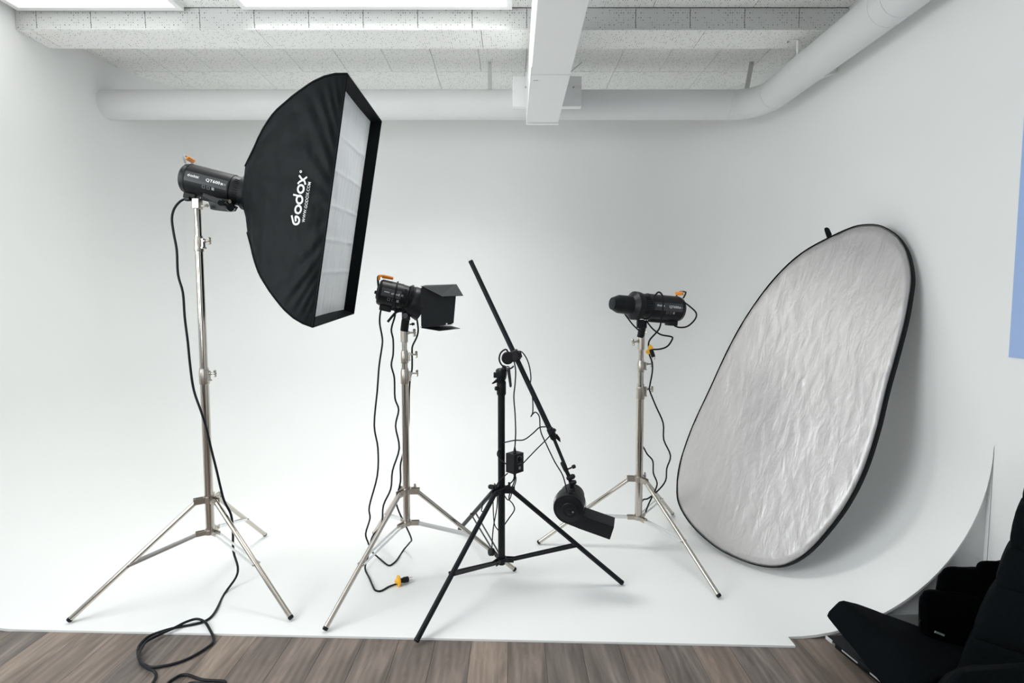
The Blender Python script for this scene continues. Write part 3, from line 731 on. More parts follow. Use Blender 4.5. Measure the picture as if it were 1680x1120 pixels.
# cradle
def cradle(label, base, top, lever_pts, Yd):
    b = thing('strobe_bracket', label, 'bracket', base)
    base, top = V(base), V(top)
    MB().lathe(base, base.lerp(top, .62), [(0, .020), (.05, .021), (.9, .021), (1, .017)], 20).build('socket', BLK, b)
    MB().box(base.lerp(top, .78), (.020, .014, .022)).build('yoke', BLK, b, bevel=.004)
    MB().cyl(base.lerp(top, .82)-YY*.026, base.lerp(top, .82)+YY*.026, .014, n=20).build('pivot', BLKG, b)
    if lever_pts: MB().tube(lever_pts, .0062, 10, 3).build('lever', BLK, b)
    return b
bS = cradle('black bracket with long lever holding the barn door strobe', (cS.x, cS.y, 1.315), at(667, 512, 2.765), [at(663, 510, 2.735), at(652, 511, 2.72), at(645, 517, 2.71), at(636, 528, 2.70)], 2.77)
MB().lathe(at(672, 532, 2.77), at(680, 531, 2.77), [(0, .004), (.4, .004), (.5, .008), (1, .006)], 12).build('knob', BLK, bS)
# barn doors and reflector dish
bd = thing('barn_door_set', 'black metal reflector with four-leaf barn doors on the middle strobe', 'barn doors', at(690, 500, 2.79))
p0, p1 = at(665, 488.5, 2.768), at(692, 500, 2.80)
MB().lathe(p0, p1, [(0, .066), (.05, .072), (.30, .073), (.36, .077), (.55, .079), (.97, .088), (1, .089)], 40).build('reflector_dish', BLK, bd)
MB().lathe(lerp(p0, p1, .10), lerp(p0, p1, .16), [(0, .076), (.2, .079), (.8, .079), (1, .076)], 40).build('locking_ring', BLKG, bd)
Yn, Yf = 2.70, 2.90
def leaf(px, lab=None, th=.0022):
    q = [at(*p) for p in px]; MB().slab(q, th).build('leaf', DKMET, bd, smooth=0, label=lab)
MB().slab([at(690, 469, 2.72), at(691, 538, 2.72), at(702, 534, 2.89), at(702, 474, 2.89)], .008).build('frame', BLK, bd, smooth=0)
leaf([(690, 469, 2.715), (691, 538, 2.715), (742, 532, 2.78), (746, 486, 2.78)], 'upright near side leaf')
leaf([(698, 467.5, 2.90), (749, 466, 2.95), (760, 484.5, 2.80), (726, 486, 2.70), (692, 469, 2.715)], 'top leaf tilted upward')
leaf([(691, 538, 2.715), (721, 543, 2.70), (755, 539, 2.82), (739, 534.5, 2.93), (702, 534, 2.89)], 'bottom leaf tilted outward')
leaf([(702, 474, 2.89), (702, 534, 2.89), (744, 530, 2.93), (748, 484, 2.93)], 'far side leaf')
for p in ((691, 471, 2.71), (691, 536, 2.71), (733, 531, 2.76), (742, 532, 2.775)):
    MB().cyl(at(*p)-YY*.006, at(*p)+YY*.004, .004, n=8).build('hinge_screw', CAST, bd)

# right strobe (points left, protective cap on)
stR, A3_, dR, uR, wR, LR = strobe('black studio strobe with capped front on the right silver stand', at(1116, 507.5, 3.135), at(1046, 501.5, 3.035), .075, False)
stR.name = 'studio_strobe'
q0, q1 = at(1048, 502, 3.037), at(1004, 497.5, 2.975)
MB().lathe(q0, q1, [(0, .078), (.08, .081), (.22, .081), (.30, .060), (.33, .0535), (.76, .0515), (.80, .049), (.97, .036), (1, .034)], 48).build('protective_cap', BLK, stR, smooth=16)
MB().lathe(lerp(q0, q1, .985), lerp(q0, q1, 1.012), [(0, .026), (.4, .026), (.5, .020), (1, .018)], 32).build('cap_button', BLK, stR)
bR = cradle('black bracket holding the capped strobe on the right stand', (cR.x-.005, cR.y, 1.262), at(1056, 526, 3.075), None, 3.08)
MB().box(at(1051, 531, 3.04), (.022, .012, .024)).build('lever', BLK, bR, bevel=.005)
MB().lathe(at(1060, 545, 3.03), at(1060, 545, 3.02), [(0, .006), (1, .006)], 10).build('bolt', CAST, bR)

# ------------------------------------------------------------------ boom arm and blower fan
T0, T1 = at(772, 428, 2.88), at(906, 712, 2.66); Dn = (T1-T0).normalized()
bo = thing('boom_arm', 'black telescopic boom arm slanting across the black stand', 'boom arm', at(838, 588, 2.75))
MB().cyl(T0, T1, .0128, .0138, n=20).build('outer_tube', BLKM, bo)
for s2 in (-1, 1): MB().slab([T0+V((s2*.009-.004, -.004, 0)), T0+V((s2*.009+.004, -.004, 0)), T0+V((s2*.009+.004, -.004, 0))-Dn*.02, T0+V((s2*.009-.004, -.004, 0))-Dn*.022], .006, YY).build('end_prong', ALU, bo, smooth=0, label='bare metal tip')
T2 = at(928, 766, 2.615)
MB().cyl(T1-Dn*.02, T2, .0085, n=18).build('inner_tube', BLKM, bo)
MB().lathe(T1-Dn*.035, T1+Dn*.03, [(0, .014), (.1, .018), (.85, .018), (1, .013)], 18).build('clamp', BLK, bo)
MB().lathe(at(905, 704, 2.66), at(911, 707, 2.65), [(0, .008), (.4, .008), (.45, .012), (1, .010)], 14).build('knob', BLK, bo)
MB().slab([at(909, 716, 2.65), at(914, 712, 2.65), at(919, 719, 2.65), at(920, 726, 2.65), at(915, 722, 2.65)], .014, YY).build('lever', BLK, bo, bevel=.002)
MB().lathe(at(922, 757, 2.62), at(933, 780, 2.605), [(0, .009), (.1, .0125), (.6, .0125), (.7, .010), (1, .010)], 16).build('end_socket', BLK, bo)
MB().lathe(at(930, 770, 2.61), at(944, 764, 2.60), [(0, .004), (.6, .004), (.65, .0095), (.95, .0095), (1, .006)], 14).build('knob', BLK, bo)
# grip head on the stand
gh = thing('grip_head', 'round black grip head clamping the boom to its stand', 'grip head', (cK.x, cK.y, 1.12))
g0 = at(833, 587, 2.735)
MB().lathe(g0-YY*.022, g0+YY*.022, [(0, .026), (.1, .032), (.42, .032), (.45, .030), (.55, .030), (.58, .032), (.9, .032), (1, .026)], 32).build('disc', BLK, gh)
MB().lathe(at(830, 601, 2.72), at(824, 612, 2.722), [(0, .016), (1, .016)], 16).build('stud', BLK, gh)
MB().box(at(845, 583, 2.735), (.028, .022, .024), Dn, YY, Dn.cross(YY)).build('jaw', BLK, gh, bevel=.006)
MB().slab([at(850, 578, 2.70), at(855, 577, 2.70), at(857, 586, 2.70), at(853, 587, 2.70)], .05, YY).build('jaw_lip', BLK, gh, bevel=.002)
MB().tube([at(848, 579, 2.74), at(848, 573, 2.74)], .004, 8, 0).build('stem', BLK, gh)
lvp = at(833, 604, 2.70)
MB().cyl(lvp-YY*.006, lvp+YY*.02, .0105, n=18).build('pivot', BLK, gh)
MB().lathe(lvp-YY*.009, lvp-YY*.0055, [(0, .0075), (1, .0075)], 18).build('screw', ALU, gh, label='bright ring screw')
MB().lathe(lvp-YY*.0105, lvp-YY*.0085, [(0, .0035), (1, .0035)], 12).build('screw_centre', BLK, gh)
MB().slab([at(831.5, 606, 2.69), at(837, 606, 2.69), at(839.8, 633, 2.685), at(838.5, 635.5, 2.685), at(836, 635, 2.685)], .008, YY).build('lever', DKMET, gh, bevel=.0015)

# blower: snail housing, drum motor, rectangular nozzle
bl = thing('blower_fan', 'black snail-shaped blower fan with a square nozzle hanging from the boom', 'blower fan', at(938, 835, 2.62))
bc = at(934, 835, 2.565)
e1 = (at(1003.75, 881.25, 2.565)-at(960, 871, 2.565)).normalized()
e3 = V((-.24, -.955, -.16)).normalized(); e1 = (e1-e3*e1.dot(e3)).normalized(); e2 = e3.cross(e1)
if e2.z < 0: e2 = -e2
PXM = 872/2.60
def vol_outline():
    pts = []
    for i in range(41):
        an = math.radians(lerp(-88, 228+15, i/40)); r_ = .073+.006*(1-i/40)
        pts.append((r_*math.cos(an), r_*math.sin(an)))
    return pts
Rv = .0755
# outline runs along the nozzle top, back round the drum, then along the nozzle bottom
NZ = .230
outl = [(NZ, -.082), (NZ, -.012), (.070, -.012)]
for i in range(36):
    an = math.radians(lerp(12, 262, i/35)); r_ = lerp(.070, .084, i/35); outl.append((r_*math.cos(an), r_*math.sin(an)))
body = [p for p in outl[2:]]+[(.070, -.086)]
dth = .088
def bp(a, b, c): return bc+e1*a+e2*b+e3*c
mb = MB(); m = len(body)
mb.add([bp(a, b, 0) for a, b in body]+[bp(a, b, -dth) for a, b in body], [list(range(m)), [2*m-1-i for i in range(m)]]+[[i, (i+1) % m, m+(i+1) % m, m+i] for i in range(m)])
mb.build('housing', BLK, bl, bevel=.0025)
# hollow nozzle
mb = MB(); tt = .003
for (a0, b0, c0), (a1, b1, c1) in (((.066, -.0125, 0), (NZ, -.0125-tt, -dth)), ((.066, -.086, 0), (NZ, -.086+tt, -dth)), ((.066, -.0125, 0), (NZ, -.086, -tt)), ((.066, -.0125, -dth+tt), (NZ, -.086, -dth))):
    mb.box(bp((a0+a1)/2, (b0+b1)/2, (c0+c1)/2), (abs(a1-a0)/2, abs(b1-b0)/2, abs(c1-c0)/2), e1, e2, e3)
mb.box(bp(.135, -.048, -dth/2), (.002, .034, dth/2-.002), e1, e2, e3)
mb.build('nozzle', BLK, bl, smooth=0, bevel=.0008)
MB().lathe(bp(0, 0, 0), bp(0, 0, .004), [(0, .068), (.5, .068), (1, .064)], 40).build('face_plate', BLKM, bl)
MB().lathe(bp(.004, -.002, .003), bp(.004, -.002, .010), [(0, .042), (.6, .042), (1, .038)], 36).build('intake_ring', BLKM, bl)
MB().lathe(bp(.006, -.004, .008), bp(.006, -.004, .014), [(0, .022), (.6, .021), (1, .015)], 28).build('hub', BLK, bl)
MB().cyl(bp(.020, .0, .010), bp(.020, .0, .015), .0045, n=12).build('bolt', CAST, bl, label='small bright bolt')
MB().lathe(bp(-.004, .004, -dth), bp(-.004, .004, -dth-.055), [(0, .066), (.2, .066), (.25, .062), (.9, .062), (1, .050)], 36).build('motor_drum', BLKM, bl)
mb = MB()
for k in range(3): mb.lathe(bp(-.004, .004, -.018-k*.014), bp(-.004, .004, -.021-k*.014), [(0, .0795), (.2, .0805), (.8, .0805), (1, .0795)], 40, caps=False)
mb.build('cooling_ring', DKMET, bl)
hp = at(936, 800, 2.60)
MB().lathe(at(940, 806, 2.62), at(937, 789, 2.61), [(0, .018), (.3, .018), (.4, .013), (1, .014)], 18).build('hanging_stud', BLK, bl)
MB().lathe(at(930, 785, 2.61), at(943, 780, 2.60), [(0, .008), (.2, .013), (.8, .013), (1, .008)], 14).build('swivel', BLK, bl)
MB().lathe(at(937, 792, 2.60), at(945, 790, 2.59), [(0, .010), (.6, .012), (1, .008)], 14).build('swivel_knob', BLK, bl)
MB().tube([at(933, 782, 2.607), at(937, 792, 2.61)], .010, 12, 0).build('swivel_pin', BLK, bl)

# speed control box hanging on the stand
cb = thing('speed_controller', 'small black control box hung on the black stand by cables', 'control box', at(844, 776, 2.64))
bb0 = at(844.5, 758, 2.665); X1 = V((math.cos(.75), -math.sin(.75), 0)); Y1 = V((math.sin(.75), math.cos(.75), 0))
# the corner edge faces us: left face wider than the right
X1 = V((.72, -.69, 0)).normalized(); Y1 = V((.69, .72, 0))
MB().box(bb0, (.030, .036, .050), X1, Y1, ZZ).build('case', BLK, cb, bevel=.003)
fr = bb0+X1*.030
for a, b, r_ in ((.002, .022, .011),): MB().lathe(fr+Y1*a+ZZ*b, fr+Y1*a+ZZ*b+X1*.012, [(0, r_), (.8, r_*.9), (1, r_*.7)], 18).build('dial', BLKG, cb)
MB().box(fr+Y1*.004-ZZ*.024, (.002, .007, .007), X1, Y1, ZZ).build('switch', LOGOG, cb, bevel=.001, label='grey rocker switch')
map_quads(ribbon(ell(0, .022, .016, .016, -40, 220), .0016)+[((-.014, -.002), (.014, -.002), (.014, -.0005), (-.014, -.0005)), ((-.016, .036), (-.008, .036), (-.008, .040), (-.016, .040))], lambda x, y: fr+Y1*(x+.002)+ZZ*y+X1*.0012).build('scale_marks', LOGOG, cb, smooth=0)
MB().lathe(bb0+ZZ*.048, bb0+ZZ*.078, [(0, .010), (.3, .008), (1, .004)], 14).build('cable_gland', BLK, cb)
MB().lathe(bb0-ZZ*.048, bb0-ZZ*.072, [(0, .010), (.3, .009), (1, .006)], 14).build('cable_gland', BLK, cb)

# ------------------------------------------------------------------ cords
def cord(pts, r, label, name='power_cord', group=None, par=None, seg_=4):
    P = [p if isinstance(p, V) else at(*p) for p in pts]
    if par: return MB().tube(P, r, 8, seg_).build(name, CORD, par)
    o = MB().tube(P, r, 8, seg_).build(name, CORD)
    return tag(o, label, 'cable', group)
def G_(x, y, z=.006): return fl(x, y, z)
hang = [(307, 325), (296, 330), (286, 342), (282, 359), (285, 383), (290, 411), (292, 450), (300, 480), (303, 520), (308, 560), (312, 600), (318, 640), (330, 675), (338, 700), (345, 730), (355, 770), (362, 800), (368, 822), (379, 844), (382, 871), (383, 904), (390, 929), (387, 947), (368, 974), (356, 998)]
hp_ = []
for i, (x, y) in enumerate(hang):
    Yd = lerp(2.66, 2.60, min(1, i/5)) if y < 820 else 2.60
    if 650 < y < 830: Yd = 2.585
    if y >= 900:
        yf = fl(x, y, .006).y
        Yd = lerp(2.60, yf, min(1, (y-900)/98))
    hp_.append(at(x, y, Yd))
loop = [(347, 1011), (335, 1019), (317, 1024), (293, 1028), (269, 1034), (245, 1043), (231, 1055), (226, 1067), (229, 1082), (236, 1090), (248, 1094), (263, 1093), (287, 1088), (311, 1079), (335, 1065), (349, 1054), (350, 1045), (344, 1032), (336, 1020), (323, 1015), (305, 1020), (285, 1030), (263, 1040), (242, 1051), (234, 1060), (228, 1074), (232, 1088), (242, 1096), (252, 1100), (256, 1107), (254, 1114), (250, 1122), (252, 1134), (264, 1134), (276, 1120), (287, 1112), (297, 1107), (309, 1107), (329, 1114), (347, 1116), (367, 1117), (369, 1121), (360, 1124), (330, 1121), (314, 1120), (300, 1126)]
lp = []
for i, (x, y) in enumerate(loop):
    zz = .006 if y < 1040 else -.002
    if 11 <= i <= 17: zz += .0
    if 18 <= i <= 24: zz += .010
    if 25 <= i <= 28: zz += .009
    lp.append(fl(x, y, zz))
cord(hp_+lp, .0056, 'long black power cord from the left strobe, looping on the wood floor')
MB().lathe(at(312, 326, 2.655), at(303, 327, 2.655), [(0, .012), (.6, .011), (1, .007)], 12).build('cord_plug', BLK, [o for o in COL.objects if o.name == 'power_cord'][0])
# middle strobe: cord to the floor plug
c1 = [(633, 504, 2.74), (627, 505, 2.735), (624, 513, 2.735), (623, 530, 2.74), (627, 553, 2.75), (627, 566, 2.75), (622, 600, 2.76), (619, 640, 2.77), (614, 697, 2.78), (620, 735, 2.79), (619, 780, 2.80), (606, 830, 2.81), (607, 850, 2.82), (600, 875, 2.83), (604, 890, 2.83), (607, 900, 2.83), (602, 918, 2.83)]
c1 = [at(*p) for p in c1]+[G_(599, 933), G_(606, 948), G_(612, 962), G_(616, 968), G_(625, 969), G_(638, 962), G_(652, 957, .012)]
cord(c1, .0046, 'black cord from the barn door strobe down to a yellow-capped plug on the floor')
yc = G_(653, 953, .022); pd = (G_(672, 952, .016)-G_(652, 956, .020)).normalized()
yp = thing('floor_plug', 'yellow-collared black plug lying on the white floor', 'plug', G_(653, 960, 0))
MB().lathe(yc-pd*.004, yc+pd*.008, [(0, .020), (.2, .028), (.6, .029), (1, .026)], 28).build('collar', YELL, yp)
MB().lathe(yc-pd*.016, yc-pd*.003, [(0, .008), (1, .016)], 16).build('collar_neck', YELL, yp)
MB().lathe(yc+pd*.008, yc+pd*.056, [(0, .011), (.3, .012), (.5, .015), (.95, .015), (1, .012)], 14).build('plug_body', BLK, yp)
for s2 in (-1, 1): MB().box(yc+pd*.066+ZZ*.006*s2, (.011, .003, .0009), pd, pd.cross(ZZ), ZZ).build('prong', CAST, yp, smooth=0)
# middle strobe: long extension wrapped round the body
wrp = []
Aw = A2_+dS*(LS*.58)
for i in range(13):
    an = math.radians(-80+i*260/12*1.0); wrp.append(Aw+dS*(.004*i/12)+(wS*math.cos(an)+uS*math.sin(an))*.0715)
wrp = wrp[::-1]
c2 = [(647, 489, 2.69), (648, 506, 2.69), (648, 518, 2.70), (642, 540, 2.72), (645, 557, 2.73), (645, 581, 2.74), (642, 599, 2.74), (647, 620, 2.74), (648, 653, 2.75), (654, 672, 2.75), (649, 699, 2.75), (655, 735, 2.76), (644, 772, 2.77), (641, 802, 2.77), (629, 829, 2.78), (626, 860, 2.80), (612, 878, 2.82), (608, 893, 2.83), (611, 905, 2.88), (618, 912, 2.95)]
c2b = [G_(624, 917), G_(637, 927), G_(645, 924), G_(652, 917), G_(662, 902), at(672, 890, 3.0), at(675, 884, 2.92), at(667, 865, 2.87), at(661, 853, 2.85), at(653, 835, 2.83), at(650, 819, 2.82), at(657, 790, 2.82), at(657, 763, 2.82), at(662, 741, 2.82), at(670, 700, 2.82), at(671, 650, 2.82), at(673, 620, 2.81), at(676, 605, 2.80), at(676, 577, 2.79), at(677, 567, 2.79), at(684, 552, 2.78), at(686, 538, 2.78), at(682, 513, 2.77), at(680, 508, 2.77)]
cord([p for p in [at(*q) for q in c2]+c2b], .0046, 'black extension cord hanging doubled beside the second silver stand')
ring_pts = [Aw+(wS*math.cos(a)+uS*math.sin(a))*.0712 for a in [2*PI*i/28 for i in range(28)]]
tag(MB().tube(ring_pts, .0042, 8, 0, closed=True).build('cord_loop', CORD), 'black cord loop wrapped around the middle strobe body', 'cable')

# right strobe cords
c3 = [(1117, 493, 3.09), (1120, 494, 3.08), (1131, 502, 3.05), (1142, 513, 3.04), (1140, 524, 3.04), (1128, 535, 3.06), (1115, 537, 3.08), (1106, 534, 3.09)]
cord(c3, .0048, 'black cord looping from the rear of the capped strobe')
c4 = [(1072, 490, 3.0), (1075, 484, 3.0), (1081, 479, 3.0), (1087, 485, 2.985), (1088, 497, 2.98), (1087, 511, 2.98), (1085, 524, 2.99), (1081, 540, 3.01), (1067, 556, 3.03), (1064, 565, 3.03), (1066, 571, 3.03), (1071, 573, 3.03), (1085, 572, 3.03), (1096, 567, 3.03), (1103, 556, 3.04), (1101, 552, 3.04), (1085, 549, 3.05), (1074, 542, 3.05), (1067, 535, 3.05), (1060, 525, 3.06)]
cord(c4, .0048, 'black cord wrapped over the capped strobe and looping below it')
c5 = [(1025, 515, 3.02), (1037, 531, 3.03), (1046, 540, 3.04), (1051, 545, 3.045)]
cord(c5, .0042, 'short black cord under the cap of the right strobe')
c6 = [(1064, 566, 3.04), (1065, 580, 3.04), (1070, 595, 3.05), (1070, 611, 3.05), (1066, 633, 3.06), (1066, 641, 3.06), (1076, 666, 3.06), (1088, 694, 3.06), (1089, 721, 3.07), (1100, 747, 3.07), (1094, 768, 3.08), (1092, 788, 3.08), (1080, 804, 3.10), (1064, 817, 3.13), (1056, 819, 3.14), (1053, 823, 3.15)]
cord(c6, .0046, 'black cord hanging right of the right silver stand')
c7 = [(1053, 730, 3.13), (1056.5, 735, 3.12), (1062, 745, 3.11), (1071, 756, 3.10), (1072, 776, 3.10), (1078, 792, 3.11), (1074, 806, 3.12), (1064, 827, 3.14), (1057, 845, 3.15), (1052, 850, 3.14)]
cord(c7, .0046, 'short black cord emerging from behind the right silver stand')
pg = thing('hanging_plug', 'yellow-tagged black plug dangling under the capped strobe', 'plug', at(1067, 575, 3.03))
MB().slab([at(1061, 580, 3.02), at(1065, 581, 3.02), at(1071, 575, 3.015), at(1072, 570, 3.015), at(1067, 564, 3.02), at(1064, 568, 3.02), at(1063, 573, 3.02), at(1059, 577, 3.02)], .006, YY).build('tag', YELL, pg, bevel=.001)
MB().lathe(at(1068, 573, 3.0), at(1072, 585, 3.0), [(0, .010), (.4, .012), (1, .011)], 14).build('plug_body', BLK, pg)
for s2 in (-2, 2): MB().box(at(1072+s2, 587, 3.0), (.0015, .003, .010)).build('prong', CAST, pg, smooth=0)

# black stand and boom cables
def cc(pts, r, label): return cord(pts, r, label, 'cable')
cc([(834, 579, 2.70), (830, 573, 2.70), (822, 578, 2.70), (819, 588, 2.70), (822, 597, 2.70), (830, 604, 2.695), (838, 604, 2.69), (843, 600, 2.69)], .0042, 'black cable ring looped around the grip head')
cc([(843.6, 593, 2.70), (846, 608, 2.70), (845, 630, 2.69), (843, 651, 2.68), (845, 678, 2.67), (846, 710, 2.665), (844.5, 736, 2.665)], .0034, 'thin black cable hanging straight from grip head to control box')
cc([(848, 576, 2.72), (856, 577, 2.70), (864, 588, 2.68), (869, 603, 2.67), (871, 620, 2.67), (870, 630, 2.69), (872, 642, 2.71), (874, 657, 2.69), (874, 676, 2.67), (871, 683, 2.67), (874, 679, 2.66), (879, 676, 2.66), (885, 684, 2.655), (887, 707, 2.64), (897, 730, 2.62), (910, 757, 2.60), (922, 777, 2.58), (927, 792, 2.57), (930, 807, 2.57)], .0032, 'thin black cable following the boom down to the blower')
cc([(826, 726, 2.70), (830, 725, 2.69), (845, 722, 2.67), (860, 721, 2.66), (875, 710, 2.66), (885, 701, 2.66), (895, 700, 2.67)], .0032, 'thin black cable curving from the stand to the boom')
cc([(857, 761, 2.64), (880, 737, 2.64), (900, 717, 2.64), (907, 706, 2.64)], .0030, 'thin black cable running straight from control box to boom')
cc([(844, 780, 2.66), (841, 789, 2.66), (829, 799, 2.68), (822, 803, 2.68), (812, 808, 2.68)], .0034, 'black cable crossing from the control box to the stand collar')
cc([(845, 781, 2.66), (843, 792, 2.66), (838, 804, 2.67), (835, 818, 2.68), (841, 826, 2.68), (844, 836, 2.68), (835, 850, 2.69), (828, 860, 2.70)], .0032, 'thin wavy black cable right of the black stand column')
cc([(822, 736, 2.695), (817, 740, 2.70), (817, 748, 2.69), (829, 760, 2.67), (837, 765, 2.64), (843, 775, 2.65)], .0032, 'black cable looping around the black column beside the control box')
cc([(833, 776, 2.67), (824, 784, 2.68), (819, 789, 2.69), (815, 796, 2.69), (814, 802, 2.69)], .0030, 'short black cable bent above the collar of the black stand')
cc([(814, 803, 2.68), (816, 816, 2.68), (815, 834, 2.68), (810, 861, 2.68), (808, 880, 2.68), (807, 900, 2.67)], .0030, 'thin black cable hanging down to the lower knob of the black stand')
cc([(812, 806, 2.70), (809, 822, 2.70), (810, 850, 2.69), (812, 862, 2.69), (818, 870, 2.70)], .0028, 'thin black cable curling in behind the lower black column')
cc([(806, 806, 2.72), (801, 816, 2.72), (793, 822, 2.72), (791, 832, 2.72), (790, 838, 2.72), (796, 838, 2.71), (798, 832, 2.71)], .0028, 'small loop of black cable left of the black stand collar')
cc([(806, 812, 2.71), (802, 822, 2.71), (794, 840, 2.72), (787, 848, 2.73)], .0028, 'black cable tail hanging behind the front leg of the black stand')
cc([(846, 781, 2.65), (846, 790, 2.65), (840, 808, 2.66), (836, 819, 2.67), (832, 819, 2.68), (828, 813, 2.69)], .0030, 'black cable hooking under the collar of the black stand')

# ------------------------------------------------------------------ oval reflector leaning on the right wall
OUT = [(1400,371),(1427,367),(1444.6,369),(1461,377),(1474,387),(1487,407),(1494,430),(1497,454),(1495,477),(1487,523),(1473,578),(1456,639),(1440,705),(1418,772),(1390,827),(1357,872),(1324,907),(1290,927),(1257,930),(1218,920),(1174,898),(1135,863),(1113,827),(1110,794),(1116,755),(1135,700),(1163,639),(1191,578),(1218,528),(1252,478),(1285,440),(1318,412),(1357,390)]
Bp = at(1285, 928, 2.68); dR_ = ray(1494, 430); Rp = EYE+dR_*(2.01/dR_.x); Lp = at(1110, 794, 3.4)
rn = (Rp-Bp).cross(Lp-Bp).normalized()
if rn.y > 0: rn = -rn
def onpl(x, y): d = ray(x, y); return EYE+d*((Bp-EYE).dot(rn)/d.dot(rn))
P0 = [onpl(*p) for p in OUT]
rcn = sum(P0, V((0, 0, 0)))/len(P0)
# resample the rim smoothly
def resample(P, N):
    Q = []; m = len(P)
    for i in range(m):
        p0_, p1_, p2_, p3_ = P[i-1], P[i], P[(i+1) % m], P[(i+2) % m]
        for k in range(8):
            t_ = k/8; Q.append(.5*((2*p1_)+(p2_-p0_)*t_+(2*p0_-5*p1_+4*p2_-p3_)*t_*t_+(3*p1_-p0_-3*p2_+p3_)*t_**3))
    L_ = [0]
    for i in range(len(Q)): L_.append(L_[-1]+(Q[(i+1) % len(Q)]-Q[i]).length)
    out = []; j = 0
    for i in range(N):
        s = L_[-1]*i/N
        while L_[j+1] < s: j += 1
        out.append(Q[j].lerp(Q[(j+1) % len(Q)], (s-L_[j])/(L_[j+1]-L_[j]+1e-9)))
    return out
NR = 192; rim = resample(P0, NR)
rf = thing('reflector', 'large oval silver reflector with black rim leaning on the right wall', 'reflector', Bp)
edge = V((0, 0, 0)); vs = [rcn]; fs = []; NK = 44
for k in range(1, NK+1):
    kk = k/NK
    for i in range(NR):
        o_ = (rim[i]-rcn); Lr = o_.length; inw = 1-.006/Lr*kk-.0
        p = rcn+o_*kk*(1-.0022/Lr)
        an = 2*PI*i/NR
        # radial puckers at the rim, long tension folds, gentle belly
        ew = math.exp(-((1-kk)/.10)**2) if kk < 1 else 0
        pk = .006*ew*noise.noise(V((math.cos(an)*16, math.sin(an)*16, 3)))*(1-(kk > .985)*.9)
        fold = min(1, kk*4)*.0035*noise.noise(V((o_.x*kk*5+o_.y*kk*5, o_.z*kk*1.2, 5)))+.0016*noise.noise(V((p.x*22, p.y*22, p.z*5)))
        belly = .02*(1-kk*kk)
        curl = -.020*max(0, (kk-.955)/.045)**2
        vs.append(p+rn*(pk+fold*min(1, (1-kk)*8)-belly+.012+curl))
for i in range(NR): fs.append([0, 1+i, 1+(i+1) % NR])
for k in range(NK-1):
    for i in range(NR): a = 1+k*NR; fs.append([a+i, a+(i+1) % NR, a+NR+(i+1) % NR, a+NR+i])
MB().add(vs, fs).build('silver_surface', SILVER, rf, smooth=80)
mb = MB(); m = NR; prof_ = [(-.002, .004), (.0014, .003), (.0035, -.004), (.0045, -.012), (.003, -.034), (-.03, -.036)]
vs = []
for i in range(NR):
    o_ = (rim[i]-rcn).normalized()
    for a, b in prof_: vs.append(rim[i]+o_*(a-.003)+rn*b)
K = len(prof_)
mb.add(vs, [[i*K+j, i*K+j+1, ((i+1) % NR)*K+j+1, ((i+1) % NR)*K+j] for i in range(NR) for j in range(K-1)])
mb.build('rim', CLOTH, rf, smooth=50)
ring_b = [rim[i]-(rim[i]-rcn).normalized()*.034-rn*.036 for i in range(NR)]
MB().add([rcn-rn*.036]+ring_b, [[0, 1+i, 1+(i+1) % NR] for i in range(NR)]).build('backing', CLOTH, rf, smooth=0)
hq = [onpl(x, y) for x, y in ((1361, 388), (1355, 389), (1351, 377), (1351, 373), (1355, 371.5), (1358, 373), (1362, 382))]
MB().slab([p-rn*.02 for p in hq], .012, rn).build('strap', CLOTH, rf, bevel=.002)

# ------------------------------------------------------------------ black bags at the right front
def soft(corners, nu, nv, nw, puff, amp, freq, seed, m, name, par, smooth=70, e=14.0):
    """a padded block: 8 corners (bottom 4, top 4), faces bulged and edges rounded"""
    c = [V(p) for p in corners]
    bm = bmesh.new(); idx = {}
    def pt(u, v, w_):
        b = [c[0].lerp(c[1], u), c[3].lerp(c[2], u)]; t = [c[4].lerp(c[5], u), c[7].lerp(c[6], u)]
        return b[0].lerp(b[1], v).lerp(t[0].lerp(t[1], v), w_)
    ctr = pt(.5, .5, .5)
    def get(i, j, k):
        key = (i, j, k)
        if key in idx: return idx[key]
        u, v, w_ = i/nu, j/nv, k/nw
        # round the block: pull cube coordinates toward a superellipsoid
        q = V((2*u-1, 2*v-1, 2*w_-1))
        L_ = (abs(q.x)**e+abs(q.y)**e+abs(q.z)**e)**(1/e); mx_ = max(abs(q.x), abs(q.y), abs(q.z)); q2 = q*(mx_/L_) if L_ > 0 else q
        p = pt((q2.x+1)/2, (q2.y+1)/2, (q2.z+1)/2)
        d = (p-ctr).normalized(); edgef = (1-q.x**4)*(1-q.y**4) if abs(q.z) == 1 else ((1-q.y**4)*(1-q.z**4) if abs(q.x) == 1 else (1-q.x**4)*(1-q.z**4))
        p = p+d*(puff*edgef+amp*(noise.noise(p*freq+V((seed, 0, 0)))+.5*noise.noise(p*freq*2.3+V((0, seed, 0)))+.25*noise.noise(p*freq*5)))
        idx[key] = bm.verts.new(p); return idx[key]
    for A_c, nA, nB in ((0, nv, nw), (1, nu, nw), (2, nu, nv)):
        for sd in (0, 1):
            for a in range(nA):
                for b in range(nB):
                    ks = []
                    for da, db in ((0, 0), (1, 0), (1, 1), (0, 1)):
                        if A_c == 0: ks.append((nu*sd, a+da, b+db))
                        elif A_c == 1: ks.append((a+da, nv*sd, b+db))
                        else: ks.append((a+da, b+db, nw*sd))
                    bm.faces.new([get(*k) for k in ks])
    me_v = [v.co.copy() for v in bm.verts]; bm.verts.index_update(); me_f = [[v.index for v in f.verts] for f in bm.faces]; bm.free()
    return MB().add(me_v, me_f).build(name, m, par, smooth=smooth)
